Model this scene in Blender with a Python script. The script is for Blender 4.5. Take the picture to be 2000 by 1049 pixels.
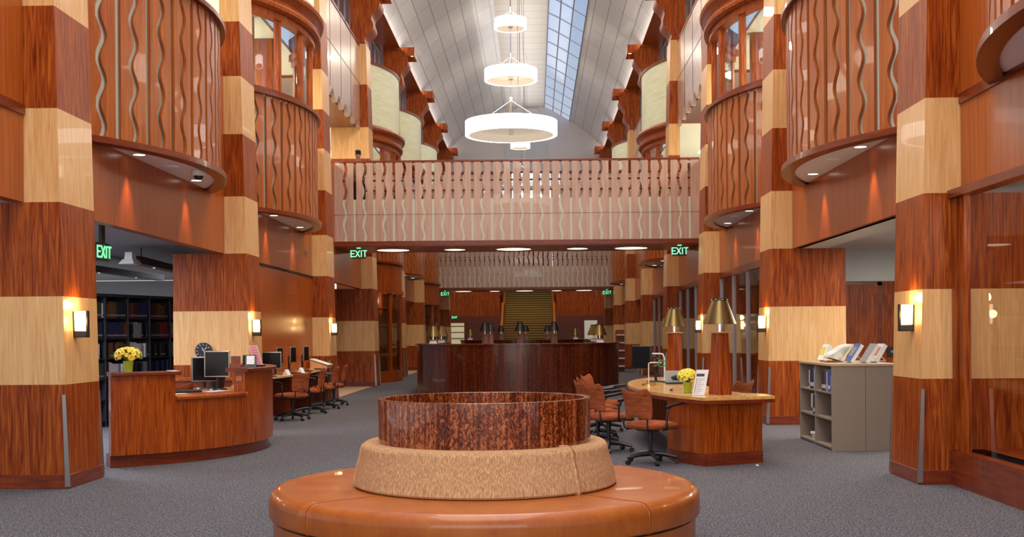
import bpy, math, random
from mathutils import Vector, Matrix, Euler
random.seed(7)
C = bpy.context.scene
for o in list(bpy.data.objects): bpy.data.objects.remove(o)
PI = math.pi; R = math.radians
COL = C.collection

# ------------------------------------------------------------------ camera
cam = bpy.data.objects.new('camera', bpy.data.cameras.new('camera')); COL.objects.link(cam)
cam.data.sensor_width = 36; cam.data.lens = 36*2250/2000
cam.data.shift_y = (652-524.5)/2000
cam.data.clip_end = 300
cam.matrix_world = Matrix.Translation((0.45, 0, 1.5)) @ Matrix.Rotation(0.0204, 4, 'Z') @ Matrix.Rotation(PI/2, 4, 'X') @ Matrix.Rotation(-0.0076, 4, 'Z')
C.camera = cam
# ------------------------------------------------------------------ world and light
w = bpy.data.worlds.new('world'); C.world = w; w.use_nodes = True
wn = w.node_tree.nodes; wl = w.node_tree.links
bg = wn['Background']; tc = wn.new('ShaderNodeTexCoord'); sx = wn.new('ShaderNodeSeparateXYZ'); rp = wn.new('ShaderNodeValToRGB')
wl.new(tc.outputs['Generated'], sx.inputs[0]); wl.new(sx.outputs['Z'], rp.inputs[0]); wl.new(rp.outputs[0], bg.inputs[0])
rp.color_ramp.elements[0].position = 0.0; rp.color_ramp.elements[0].color = (0.95, 0.9, 0.85, 1)
rp.color_ramp.elements[1].position = 0.7; rp.color_ramp.elements[1].color = (0.24, 0.40, 0.70, 1)
e = rp.color_ramp.elements.new(0.3); e.color = (0.34, 0.46, 0.68, 1)
bg.inputs[1].default_value = 1.2
C.view_settings.view_transform = 'Standard'; C.view_settings.look = 'None'
C.view_settings.gamma = 1; C.view_settings.use_curve_mapping = False
C.view_settings.exposure = 0.0
def area(name, loc, rot, sx_, sy_, power, col=(1, .86, .7)):
    l = bpy.data.lights.new(name, 'AREA'); l.shape = 'RECTANGLE'; l.size = sx_; l.size_y = sy_; l.energy = power; l.color = col
    o = bpy.data.objects.new(name, l); COL.objects.link(o); o.location = loc; o.rotation_euler = rot; return o
def spot(name, loc, power, ang=50, col=(1, .75, .45), blend=.6, rad=.04, rot=(0, 0, 0)):
    l = bpy.data.lights.new(name, 'SPOT'); l.energy = power; l.spot_size = R(ang); l.spot_blend = blend; l.shadow_soft_size = rad; l.color = col
    o = bpy.data.objects.new(name, l); COL.objects.link(o); o.location = loc; o.rotation_euler = rot; return o
def point(name, loc, power, col=(1, .75, .45), rad=.05):
    l = bpy.data.lights.new(name, 'POINT'); l.energy = power; l.shadow_soft_size = rad; l.color = col
    o = bpy.data.objects.new(name, l); COL.objects.link(o); o.location = loc; return o
# added fill lights high over the near hall, out of view, pointing down
area('hall_fill', (0, 6, 11.5), (0, 0, 0), 6, 9, 1100)
area('hall_fill', (0, 17, 13.2), (0, 0, 0), 5, 9, 1000)
area('hall_fill', (0, 27, 13.6), (0, 0, 0), 4, 8, 700)
# added front fill behind the camera, brightening column fronts and soffits
area('front_fill', (0, -4, 3.4), (R(94), 0, 0), 10, 4.5, 620, (1, .90, .80))
# added uplight above the pendants to brighten the vault's flat centre strip
area('strip_fill', (0, 53, 12.7), (PI, 0, 0), 1.3, 20, 125, (1, .95, .88))
# cove lamps along the clerestory ledges, washing the vault
for s in (-1, 1):
    area('cove_lamp', (s*4.30, 48, 11.72), (0, s*R(125), 0), .5, 32, 260, (1, .9, .85))

# ------------------------------------------------------------------ helpers
class MB:
    def __init__(s): s.v = []; s.f = []; s.m = []
    def add(s, vs, fs, m=0):
        b = len(s.v); s.v += [tuple(p) for p in vs]; s.f += [tuple(i+b for i in f) for f in fs]
        s.m += ([m]*len(fs) if isinstance(m, int) else m); return s
    def box(s, x0, x1, y0, y1, z0, z1, m=0):
        return s.add([(x0,y0,z0),(x1,y0,z0),(x1,y1,z0),(x0,y1,z0),(x0,y0,z1),(x1,y0,z1),(x1,y1,z1),(x0,y1,z1)],
              [(0,3,2,1),(4,5,6,7),(0,1,5,4),(1,2,6,5),(2,3,7,6),(3,0,4,7)], m)
    def cbox(s, c, d, m=0, rot=None):
        hx, hy, hz = d[0]/2, d[1]/2, d[2]/2
        vs = [Vector((i*hx, j*hy, k*hz)) for k in (-1,1) for j in (-1,1) for i in (-1,1)]
        if rot is not None:
            M = Euler(rot).to_matrix(); vs = [M@v for v in vs]
        vs = [v+Vector(c) for v in vs]
        return s.add(vs, [(0,2,3,1),(4,5,7,6),(0,1,5,4),(1,3,7,5),(3,2,6,7),(2,0,4,6)], m)
    def prism(s, pts, z0, z1, m=0, ax='z'):
        n = len(pts)
        def P(a, b, z): return (a, b, z) if ax == 'z' else ((a, z, b) if ax == 'y' else (z, a, b))
        vs = [P(a, b, z0) for a, b in pts]+[P(a, b, z1) for a, b in pts]
        return s.add(vs, [tuple(range(n))[::-1], tuple(range(n, 2*n))]+[(i, (i+1) % n, n+(i+1) % n, n+i) for i in range(n)], m)
    def frus(s, x0, x1, y0, y1, z0, X0, X1, Y0, Y1, z1, m=0):
        return s.add([(x0,y0,z0),(x1,y0,z0),(x1,y1,z0),(x0,y1,z0),(X0,Y0,z1),(X1,Y0,z1),(X1,Y1,z1),(X0,Y1,z1)],
              [(0,3,2,1),(4,5,6,7),(0,1,5,4),(1,2,6,5),(2,3,7,6),(3,0,4,7)], m)
    def lathe(s, prof, c=(0,0), a0=0, a1=2*PI, n=48, m=0, closed=False, caps=True, sx=1):
        """prof: list of (r, z); swept about z axis"""
        full = abs(a1-a0-2*PI) < 1e-6; k = len(prof); N = n if full else n+1
        vs = []
        for i in range(N):
            a = a0+(a1-a0)*i/n
            for r, z in prof: vs.append((c[0]+sx*r*math.cos(a), c[1]+r*math.sin(a), z))
        fs = []
        for i in range(n):
            j = (i+1) % N
            for q in range(k if closed else k-1):
                t = (q+1) % k; fs.append((i*k+q, j*k+q, j*k+t, i*k+t))
        if not full and caps and closed:
            fs.append(tuple(range(k))[::-1]); fs.append(tuple(range(n*k, n*k+k)))
        return s.add(vs, fs, m)
    def sector(s, c, r0, r1, a0, a1, z0, z1, n=24, m=0):
        return s.lathe([(r0,z0),(r1,z0),(r1,z1),(r0,z1)], c, a0, a1, n, m, closed=True)
    def tube(s, pts, r, n=8, m=0, cap=True):
        pts = [Vector(p) for p in pts]; k = len(pts); rs = r if isinstance(r, (list, tuple)) else [r]*k
        vs = []; prev = None
        for i, p in enumerate(pts):
            d = (pts[min(i+1, k-1)]-pts[max(i-1, 0)]).normalized()
            if prev is None:
                u = d.orthogonal().normalized()
            else:
                u = (prev-d*prev.dot(d)).normalized()
            prev = u; v = d.cross(u)
            for j in range(n):
                a = 2*PI*j/n; vs.append(p+u*math.cos(a)*rs[i]+v*math.sin(a)*rs[i])
        fs = [(i*n+j, i*n+(j+1) % n, (i+1)*n+(j+1) % n, (i+1)*n+j) for i in range(k-1) for j in range(n)]
        if cap: fs += [tuple(range(n))[::-1], tuple(range((k-1)*n, k*n))]
        return s.add(vs, fs, m)
    def ball(s, c, r, n=12, k=8, m=0):
        rx, ry, rz = r if isinstance(r, (tuple, list)) else (r, r, r)
        vs = [(c[0], c[1], c[2]-rz)]
        for i in range(1, k):
            t = -PI/2+PI*i/k
            for j in range(n): vs.append((c[0]+rx*math.cos(t)*math.cos(2*PI*j/n), c[1]+ry*math.cos(t)*math.sin(2*PI*j/n), c[2]+rz*math.sin(t)))
        vs.append((c[0], c[1], c[2]+rz)); L = len(vs)-1
        fs = [(0, 1+(j+1) % n, 1+j) for j in range(n)]
        for i in range(k-2):
            for j in range(n): fs.append((1+i*n+j, 1+i*n+(j+1) % n, 1+(i+1)*n+(j+1) % n, 1+(i+1)*n+j))
        b = 1+(k-2)*n
        fs += [(b+j, b+(j+1) % n, L) for j in range(n)]
        return s.add(vs, fs, m)
    def grid(s, fn, nu, nv, m=0, flip=False):
        vs = [fn(i/nu, j/nv) for i in range(nu+1) for j in range(nv+1)]
        fs = []
        for i in range(nu):
            for j in range(nv):
                q = (i*(nv+1)+j, (i+1)*(nv+1)+j, (i+1)*(nv+1)+j+1, i*(nv+1)+j+1)
                fs.append(q[::-1] if flip else q)
        return s.add(vs, fs, m)
    def build(s, name, mats, parent=None, loc=(0,0,0), bevel=0, smooth=True, rot=(0,0,0), seg=2):
        me = bpy.data.meshes.new(name); me.from_pydata(s.v, [], s.f)
        if not isinstance(mats, (list, tuple)): mats = [mats]
        for mm in mats: me.materials.append(mm)
        if len(mats) > 1: me.polygons.foreach_set('material_index', s.m)
        me.update()
        if smooth: me.shade_smooth(); me.set_sharp_from_angle(angle=R(32))
        o = bpy.data.objects.new(name, me); COL.objects.link(o); o.location = loc; o.rotation_euler = rot
        if parent is not None: o.parent = parent
        if bevel:
            b = o.modifiers.new('bevel', 'BEVEL'); b.width = bevel; b.segments = seg; b.limit_method = 'ANGLE'; b.angle_limit = R(40)
        return o
def tag(o, label=None, cat=None, group=None, kind=None):
    if label: o['label'] = label
    if cat: o['category'] = cat
    if group: o['group'] = group
    if kind: o['kind'] = kind
    return o
def thing(name, label, cat, loc=(0,0,0), rz=0, group=None, kind=None):
    o = bpy.data.objects.new(name, None); COL.objects.link(o); o.location = loc; o.rotation_euler = (0,0,rz)
    return tag(o, label, cat, group, kind)
def struct(o): o['kind'] = 'structure'; return o
KIDS = {}
def copy_tree(o, loc=None, rz=None, label=None, group=None, parent=None):
    c = o.copy(); COL.objects.link(c)
    if parent is not None: c.parent = parent
    for ch in list(o.children): copy_tree(ch, parent=c)
    if loc is not None: c.location = loc
    if rz is not None: c.rotation_euler = (0,0,rz)
    if label: c['label'] = label
    if group: c['group'] = group
    return c

# ------------------------------------------------------------------ materials
def mat(name, col, rough=.5, metal=0, spec=.5, emit=None, es=0, coat=0):
    m = bpy.data.materials.new(name); m.use_nodes = True; b = m.node_tree.nodes['Principled BSDF']
    b.inputs['Base Color'].default_value = (*col, 1); b.inputs['Roughness'].default_value = rough; b.inputs['Metallic'].default_value = metal
    b.inputs['Specular IOR Level'].default_value = spec; b.inputs['Coat Weight'].default_value = coat
    if emit: b.inputs['Emission Color'].default_value = (*emit, 1); b.inputs['Emission Strength'].default_value = es
    return m
def srgb(r, g, b):
    f = lambda c: (c/255/12.92) if c/255 <= .04045 else ((c/255+.055)/1.055)**2.4
    return (f(r), f(g), f(b))
def ramp(nt, stops):
    r = nt.nodes.new('ShaderNodeValToRGB'); el = r.color_ramp.elements
    while len(el) < len(stops): el.new(.5)
    for k, (p, c) in zip(el, stops): k.position = p; k.color = (*c, 1)
    return r
def wood(name, cols, rough=.35, sc=(14, 14, .9), dist=1.2, fine=.35, coat=0.15, lo=.3, hi=.7, fsc=(90, 90, 3), spec=.35):
    m = mat(name, cols[0], rough, coat=coat, spec=spec); nt = m.node_tree; N = nt.nodes; L = nt.links; b = N['Principled BSDF']
    t = N.new('ShaderNodeTexCoord'); oi = N.new('ShaderNodeObjectInfo'); ml = N.new('ShaderNodeMath'); ml.operation = 'MULTIPLY'; ml.inputs[1].default_value = 17
    va = N.new('ShaderNodeVectorMath'); va.operation = 'ADD'; L.new(oi.outputs['Random'], ml.inputs[0]); L.new(t.outputs['Object'], va.inputs[0]); L.new(ml.outputs[0], va.inputs[1])
    def ns(scale, d, det):
        mp = N.new('ShaderNodeMapping'); mp.inputs['Scale'].default_value = scale; L.new(va.outputs[0], mp.inputs[0])
        n = N.new('ShaderNodeTexNoise'); n.inputs['Scale'].default_value = 1; n.inputs['Detail'].default_value = det; n.inputs['Distortion'].default_value = d
        L.new(mp.outputs[0], n.inputs[0]); return n
    a = ns(sc, dist, 3); f = ns(fsc, .3, 2)
    mx = N.new('ShaderNodeMix'); mx.inputs[0].default_value = fine; L.new(a.outputs['Fac'], mx.inputs[2]); L.new(f.outputs['Fac'], mx.inputs[3])
    k = len(cols); r = ramp(nt, [(lo+(hi-lo)*i/(k-1), c) for i, c in enumerate(cols)])
    L.new(mx.outputs[0], r.inputs[0]); L.new(r.outputs[0], b.inputs['Base Color'])
    return m
cherry = wood('cherry_wood', [srgb(92,28,0), srgb(142,60,8), srgb(176,92,28)], rough=.4, sc=(22,22,1.2), dist=1.9, coat=.0, spec=.22, lo=.33, hi=.67, fine=.28)
panelw = wood('cherry_panel', [srgb(142,62,14), srgb(164,78,22), srgb(180,94,34)], coat=.04, rough=.30, sc=(18,18,.8), dist=.4)
maple = wood('maple_wood', [srgb(196,142,84), srgb(216,166,108), srgb(228,184,128)], rough=.35, sc=(20,20,1.2), dist=1.4)
walnut = wood('dark_cherry_trim', [srgb(84,28,8), srgb(114,44,16), srgb(134,58,24)], rough=.3, sc=(3,3,30), dist=.4)
fig = wood('figured_mahogany', [srgb(52,18,6), srgb(112,46,16), srgb(190,106,56)], rough=.2, sc=(30,30,16), dist=2.6, fine=.42, coat=.5, lo=.38, hi=.62, fsc=(38,38,.8))
figd = wood('dark_figured_mahogany', [srgb(50,18,9), srgb(88,34,15), srgb(122,56,28)], rough=.25, sc=(18,18,14), dist=2.8, fine=.45, coat=.4, lo=.36, hi=.66, fsc=(16,16,.6))
honey = wood('honey_cherry', [srgb(150,72,20), srgb(166,86,26), srgb(178,98,34)], rough=.4, spec=.3, sc=(5,5,5), dist=.5, fine=.3, coat=.3, fsc=(50,50,5))
deskw = wood('desk_cherry', [srgb(106,36,0), srgb(150,64,8), srgb(182,92,24)], rough=.3, sc=(20,20,1.2), dist=2.0, coat=.15, spec=.3, lo=.32, hi=.68, fine=.3)
tabletop = wood('maple_tabletop', [srgb(196,142,76), srgb(216,164,96), srgb(226,178,112)], rough=.25, sc=(14,1.4,14), dist=.6, coat=.3)
slatw = wood('slat_wood', [srgb(134,62,20), srgb(160,82,30), srgb(182,104,46)], rough=.34, sc=(16,16,.9), dist=.5, coat=.2)
slatg = wood('glare_pale_wood', [srgb(166,130,112), srgb(184,150,132), srgb(198,164,144)], rough=.26, sc=(16,16,.9), dist=.5, coat=.45)  # slat wood with pale grey glare put into its colour; also on scalloped panels
greyp = mat('lavender_soffit', srgb(244,246,255), .6)
pale = mat('frosted_panel', srgb(205,200,180), .35)
dark = mat('shadow_gap', srgb(30,20,15), .8)
metal = mat('satin_metal', srgb(170,165,160), .3, 1)
chrome = mat('chrome', (.8,.8,.8), .12, 1)
black = mat('black_plastic', (.012,.012,.014), .35)
white = mat('white_plastic', (.75,.75,.75), .4)
plaster = mat('grey_plaster', srgb(215,208,205), .8)
whitew = mat('white_paint', srgb(225,228,220), .7)
cream = mat('cream_paint', srgb(225,215,175), .8)
dkgrey = mat('dark_grey_paint', srgb(95,98,108), .8)
greyw = mat('grey_paint', srgb(150,155,165), .8)
brass = mat('dark_brass', srgb(120,98,58), .32, .85)
brassb = mat('bright_brass', srgb(205,175,110), .2, 1)
def emi(name, col, s): return mat(name, (.8,.8,.8), .5, emit=col, es=s)
lampw = emi('pendant_glow', (1, .96, .9), 5)
discw = emi('downlight_glow', (1, .86, .66), 3.5)
ambg = emi('amber_glow', (1, .62, .3), 2.2)
sconceg = emi('sconce_glow', (1, .80, .42), 2.4)
greeng = emi('exit_green', (.05, 1, .35), 1.1)
ceilg = emi('ceiling_panel_glow', (1, .95, .82), 1.4)
def glass(name, tint=(1,1,1), refl=.12, rough=.03):
    m = bpy.data.materials.new(name); m.use_nodes = True; nt = m.node_tree; N = nt.nodes; L = nt.links
    N.remove(N['Principled BSDF']); out = N['Material Output']
    t = N.new('ShaderNodeBsdfTransparent'); t.inputs[0].default_value = (*tint, 1); g = N.new('ShaderNodeBsdfGlossy'); g.inputs['Roughness'].default_value = rough
    lw = N.new('ShaderNodeLayerWeight'); lw.inputs[0].default_value = .5; pw = N.new('ShaderNodeMath'); pw.operation = 'POWER'; pw.inputs[1].default_value = 4
    ad = N.new('ShaderNodeMath'); ad.operation = 'MULTIPLY_ADD'; ad.inputs[1].default_value = .55; ad.inputs[2].default_value = refl; ad.use_clamp = True
    mx = N.new('ShaderNodeMixShader'); L.new(lw.outputs['Facing'], pw.inputs[0]); L.new(pw.outputs[0], ad.inputs[0]); L.new(ad.outputs[0], mx.inputs[0]); L.new(t.outputs[0], mx.inputs[1]); L.new(g.outputs[0], mx.inputs[2]); L.new(mx.outputs[0], out.inputs[0])
    return m
clear = glass('clear_glass', (.93,.95,.94), .05)
skyglass = glass('skylight_glass', (.9,.93,.96), .03, .1)
def plain_glass(name, k):
    m = glass(name, (.96,.96,.95), 0, .02); nt = m.node_tree
    for l in list(nt.links):
        if l.to_node.type == 'MIX_SHADER' and l.to_socket == l.to_node.inputs[0]: nt.links.remove(l)
    [n for n in nt.nodes if n.type == 'MIX_SHADER'][0].inputs[0].default_value = k
    return m
caseglass = plain_glass('display_glass', .10)
def uvmat(name, c1, mortar, bw, bh, ms=.015, rough=.4, metal=0, offset=0, spread=.06, coat=0):
    """panelled surface: brick texture over generated (u, v) stored in UV"""
    m = mat(name, c1, rough, metal, coat=coat); nt = m.node_tree; N = nt.nodes; L = nt.links; b = N['Principled BSDF']
    t = N.new('ShaderNodeTexCoord'); br = N.new('ShaderNodeTexBrick'); br.offset = offset; br.inputs['Scale'].default_value = 1
    br.inputs['Color1'].default_value = (*c1, 1); br.inputs['Color2'].default_value = (*[c*(1-spread) for c in c1], 1); br.inputs['Mortar'].default_value = (*mortar, 1)
    br.inputs['Brick Width'].default_value = bw; br.inputs['Row Height'].default_value = bh; br.inputs['Mortar Size'].default_value = ms; br.inputs['Mortar Smooth'].default_value = .2
    L.new(t.outputs['UV'], br.inputs[0]); L.new(br.outputs[0], b.inputs['Base Color'])
    return m
def set_uv(o, fn):
    me = o.data; uv = me.uv_layers.new(name='UVMap')
    for lp in me.loops: uv.data[lp.index].uv = fn(me.vertices[lp.vertex_index].co)
def noise_mat(name, stops, scale, rough=.9, det=4, dist=0, sc3=(1,1,1), bump=0):
    m = mat(name, stops[0][1], rough, spec=.2); nt = m.node_tree; N = nt.nodes; L = nt.links; b = N['Principled BSDF']
    t = N.new('ShaderNodeTexCoord'); mp = N.new('ShaderNodeMapping'); mp.inputs['Scale'].default_value = sc3; L.new(t.outputs['Object'], mp.inputs[0])
    n = N.new('ShaderNodeTexNoise'); n.inputs['Scale'].default_value = scale; n.inputs['Detail'].default_value = det; n.inputs['Distortion'].default_value = dist
    L.new(mp.outputs[0], n.inputs[0]); r = ramp(nt, stops); L.new(n.outputs['Fac'], r.inputs[0]); L.new(r.outputs[0], b.inputs['Base Color'])
    if bump:
        bp = N.new('ShaderNodeBump'); bp.inputs['Strength'].default_value = bump; bp.inputs['Distance'].default_value = .01; L.new(n.outputs['Fac'], bp.inputs['Height']); L.new(bp.outputs[0], b.inputs['Normal'])
    return m
carpet = noise_mat('carpet', [(.36, srgb(40,46,58)), (.46, srgb(70,78,90)), (.54, srgb(90,90,96)), (.65, srgb(144,122,106))], 58, .95, 3, .6, (1.4,.8,1))
fabric = noise_mat('tweed', [(.32, srgb(160,112,74)), (.5, srgb(186,140,98)), (.68, srgb(212,172,130))], 1, .95, 4, .0, (170,170,9), .12)
terra = noise_mat('terracotta_fabric', [(.3, srgb(128,60,30)), (.5, srgb(152,76,40)), (.72, srgb(170,96,58))], 1, .9, 2, .1, (9,9,90))
tile = mat('beige_tile', srgb(205,165,130), .4)
drumw = noise_mat('scrim_panel', [(.3, srgb(208,212,178)), (.5, srgb(216,219,188)), (.7, srgb(224,227,198))], 1.0, .3, 2, 0, (1.5,1.5,14))
gshelf = mat('taupe_laminate', srgb(140,124,108), .5)

# ------------------------------------------------------------------ hall measures
Y1, P, D = 11.31, 7.345, .877
W, LEAN = 4.18, .0232
def YN(k): return Y1+P*(k-1)
def YM(k): return YN(k)+D+(P-D)/2          # middle of bay k..k+1
ZB = [0, 1.03, 1.905, 2.84, 3.77, 4.785, 5.73, 6.62, 7.53, 8.77, 9.95]
XS = 4.6
YEND = 84

# ------------------------------------------------------------------ floor
struct(MB().add([(-11,-7,0),(11,-7,0),(11,YEND,0),(-11,YEND,0)], [(0,1,2,3)]).build('floor', carpet, smooth=False))
struct(MB().box(-10,-4.3,YN(3)+D,YN(4)-.02,.0,.006).box(-10,-4.3,YN(5)+D,YN(6)-.02,.0,.006).build('floor', tile, smooth=False))

# ------------------------------------------------------------------ columns
def column(k, s, label, low=True, high=False, guards=True):
    t = thing('checkered_column', label, 'column', (s*XS, YN(k), 0), 0, None, 'thing')
    m = MB(); ox = s*XS
    for i in range(10):
        z0, z1 = ZB[i], ZB[i+1]
        xo = 4.66
        if i < 3 and low: xo = 5.45
        if high and i in (5, 6, 7): xo = 5.45
        a, b = sorted((s*(W+LEAN*z0)-ox, s*xo-ox)); a2, b2 = sorted((s*(W+LEAN*z1)-ox, s*xo-ox))
        m.frus(a, b, 0, D, z0, a2, b2, 0, D, z1, 1 if i % 2 else 0)
    # wavy fin
    n = 26; pts = []
    for i in range(n+1):
        q = i/n; z = 9.95+q*1.62; x = 4.42-.50*q+.07*math.sin(q*PI*5)
        pts.append((s*x-ox, z))
    poly = pts+[(s*4.86-ox, 11.57), (s*4.86-ox, 9.95)]
    col = m.build('banded_shaft', [cherry, maple], t)
    MB().prism(poly, 0, D, 0, 'y').build('wavy_capital', cherry, t)
    a, b = sorted((s*(W-.012)-ox, s*((5.45 if low else 4.66))-ox))
    MB().box(a, b, -.012, D+.012, 0, .14).build('plinth', walnut, t, bevel=.004)
    if guards:
        for yy in (-.016, D+.0):
            a, b = sorted((s*(W+.03)-ox, s*(W-.022)-ox)); c, d = sorted((s*(W+.03+LEAN)-ox, s*(W-.004+LEAN)-ox))
            MB().frus(a, b, yy, yy+.016, .02, c, d, yy, yy+.016, .93).build('corner_guard', metal, t)
    # light bracket
    br = MB(); a, b = sorted((s*4.86-ox, s*3.76-ox)); br.box(a, b, -.04, D+.04, 11.57, 11.66)
    tip = sorted((s*3.76-ox, s*3.80-ox)); br.box(tip[0], tip[1], -.04, D+.04, 11.36, 11.57)
    br.box(*sorted((s*3.80-ox, s*4.1-ox)), -.04, .0, 11.36, 11.57).box(*sorted((s*3.80-ox, s*4.1-ox)), D, D+.04, 11.36, 11.57)
    bb = br.build('light_bracket', cherry, t)
    MB().box(*sorted((s*3.82-ox, s*4.02-ox)), .1, D-.1, 11.52, 11.56).build('glowing_lamp', ambg, bb)
    return t
ordn = ['nearest', 'second', 'third', 'fourth', 'fifth', 'sixth', 'seventh', 'farthest']
for k in range(1, 9):
    for s in (-1, 1):
        side = 'left' if s < 0 else 'right'
        lab = {1: f'nearest tapering cherry and maple checkered column at the {side} edge',
               8: f'farthest checkered column on the {side}, below the far footbridge'}.get(k, f'{ordn[k-1]} cherry and maple checkered column from the camera on the {side}')
        column(k, s, lab, True, high=(s < 0 and k in (4, 6)), guards=(k <= 5))

# ------------------------------------------------------------------ side walls
for s in (-1, 1):
    for k in range(0, 9):
        y0, y1 = YN(k)+D+.015, YN(k+1)-.015
        if k == 8: y1 = 64
        m = MB(); a, b = sorted((s*XS, s*(XS+.14)))
        m.box(a, b, y0, y1, 2.84, 5.84)
        if s < 0 and k == 2: m.box(a, b, y0, y1, 0, 2.82)
        if k == 0: m.box(*sorted((s*4.58, s*4.8)), y0, y1, 3.70, 3.80, 1)
        struct(m.build('wall_left' if s < 0 else 'wall_right', [panelw, walnut]))
# seam trim where the left panelled wall changes storey
struct(MB().box(-4.605, -4.58, YN(2)+D, YN(3), 2.80, 2.84).build('trim_1', dark))
struct(MB().box(-4.66, -4.585, YN(2)+D, YN(3), 0, .14).build('baseboard_left', walnut))
# upper spandrel panels with a scalloped lower edge over the open bays
def scallop(s, k, label):
    y0, y1 = YN(k)+D, YN(k+1); n = 96; poly = []
    for i in range(n+1):
        q = i/n; y = y0+(y1-y0)*q
        poly.append((y, 7.58+.13*math.cos(q*2*PI*6.5)))
    poly += [(y1, 9.90), (y0, 9.90)]
    a, b = sorted((s*XS, s*(XS+.10)))
    t = thing('scalloped_panel', label, 'wall panel', (0, 0, 0))
    MB().prism(poly, a, b, 0, 'x').build('wood_panel', slatg, t)
    m = MB()
    a, b = sorted((s*XS, s*(XS-.006)))
    m.box(a, b, y0, y1, 8.79, 8.80)
    for f in (.25, .5, .75): m.box(a, b, y0+(y1-y0)*f, y0+(y1-y0)*f+.01, 7.7, 9.9)
    m.build('panel_seam', dark, t)
    a, b = sorted((s*(XS+.1), s*(XS+4.6))); MB().box(a, b, y0, y1, 7.53, 7.59).build('soffit', walnut, t)
    return t
scallop(-1, 3, 'pinkish wood wall panel with scalloped lower edge, left of the footbridge')
scallop(1, 3, 'pinkish wood wall panel with scalloped lower edge, right of the footbridge')
scallop(1, 5, 'farther scalloped wood wall panel on the right, past the pale drum')
# clerestory band and ledge
for s, nm in ((-1, 'left'), (1, 'right')):
    m = MB()
    for k in range(1, 9):
        y0, y1 = YN(k)+D, YN(k+1)
        m.box(*sorted((s*4.98, s*5.03)), y0, y1, 9.95, 10.02, 0)
        m.box(*sorted((s*4.98, s*5.03)), y0, y1, 11.5, 11.6, 0)
        for i in range(7):
            yy = y0+(y1-y0-.05)*i/6; m.box(*sorted((s*4.98, s*5.03)), yy, yy+.05, 10.02, 11.5, 0)
    struct(m.build('window_1' if s < 0 else 'window_2', metal))
    g = MB()
    for k in range(1, 9): g.add([(s*5.01, YN(k)+D, 10.0), (s*5.01, YN(k+1), 10.0), (s*5.01, YN(k+1), 11.55), (s*5.01, YN(k)+D, 11.55)], [(0,1,2,3)])
    struct(g.build('window_3' if s < 0 else 'window_4', clear, smooth=False))
    m = MB().box(*sorted((s*4.28, s*5.6)), 12, 64, 11.66, 11.74)
    for k in range(1, 9): m.box(*sorted((s*4.6, s*5.5)), YN(k)+D, YN(k+1), 9.86, 9.95)
    struct(m.build('trim_2' if s < 0 else 'trim_3', cherry))

# ------------------------------------------------------------------ upper and lower side rooms
for s, nm in ((-1, 'left'), (1, 'right')):
    m = MB()
    m.box(*sorted((s*4.74, s*11)), 3, 64, 4.38, 4.48)
    m.box(*sorted((s*4.78, s*11)), 3, 64, 7.60, 7.68)
    struct(m.build('ceiling', whitew, smooth=False))
    struct(MB().box(*sorted((s*9.5, s*9.6)), 3, 66, 4.48, 7.6).build('wall_upper_'+nm, cream))
    g = MB()
    for y in (17, 20, 22.5, 25, 38): 
        for x in (6.0, 7.8): g.box(*sorted((s*x, s*(x+.6))), y, y+1.2, 7.57, 7.598)
    struct(g.build('ceiling_light_panel', ceilg))
    area('room_lamp', (s*7, 22, 7.5), (0,0,0), 2, 9, 700, (1, .93, .78))
    area('room_lamp', (s*7, 36, 7.5), (0,0,0), 2, 9, 450, (1, .93, .78))
# ground floor side rooms
m = MB(); m.box(-13, -4.76, 11, 31, 3.02, 3.1); struct(m.build('ceiling', greyw, smooth=False))
struct(MB().box(-13, -5.5, 31, 31.1, 0, 3.01).box(-12.9, -12.8, 11, 31, 0, 3.01).build('wall_left_room', greyw))
m = MB(); m.box(5.14, 11, 11, 40, 2.98, 3.05).box(4.66, 5.14, YN(1)+D, YN(2), 2.84, 2.90); struct(m.build('ceiling', whitew, smooth=False))
struct(MB().box(4.9, 9, 21.4, 21.5, 2.42, 3.0).build('wall_right_room', whitew))
struct(MB().box(4.9, 9, 21.38, 21.5, 0, 2.42).build('wall_right_room_lower', cherry))
struct(MB().box(9, 9.1, 11, 42, 0, 3).box(5.45, 9, 33.0, 33.1, 0, 3).box(5.45, 9, 60, 60.1, 0, 3).build('wall_right_outer', dkgrey))
struct(MB().box(-8.1, -8, 31.2, 64, 0, 3).box(8.0, 8.1, 41, 64, 0, 3).build('wall_aisle', cherry))
d = struct(MB().box(5.7, 6.75, 21.33, 21.38, 0, 2.36).build('door_1', cherry))
MB().box(5.62, 5.70, 21.34, 21.38, 0, 2.40).box(6.75, 6.83, 21.34, 21.38, 0, 2.40).box(5.62, 6.83, 21.34, 21.38, 2.34, 2.40).build('door_frame', walnut, d)
area('aisle_fill', (7, 16.5, 2.9), (0,0,0), 1.6, 4, 300, (1, .94, .86))  # area lights added to brighten the side room walls and book stacks
area('aisle_fill', (-7.6, 15.5, 2.98), (0,0,0), 2.2, 4, 480, (.80, .88, 1))
area('aisle_fill', (-8.5, 26.5, 2.98), (0,0,0), 3, 3, 120, (.80, .88, 1))
area('aisle_fill', (6.6, 24, 2.9), (0,0,0), 1.0, 4, 14, (.8, .86, 1))

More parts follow.
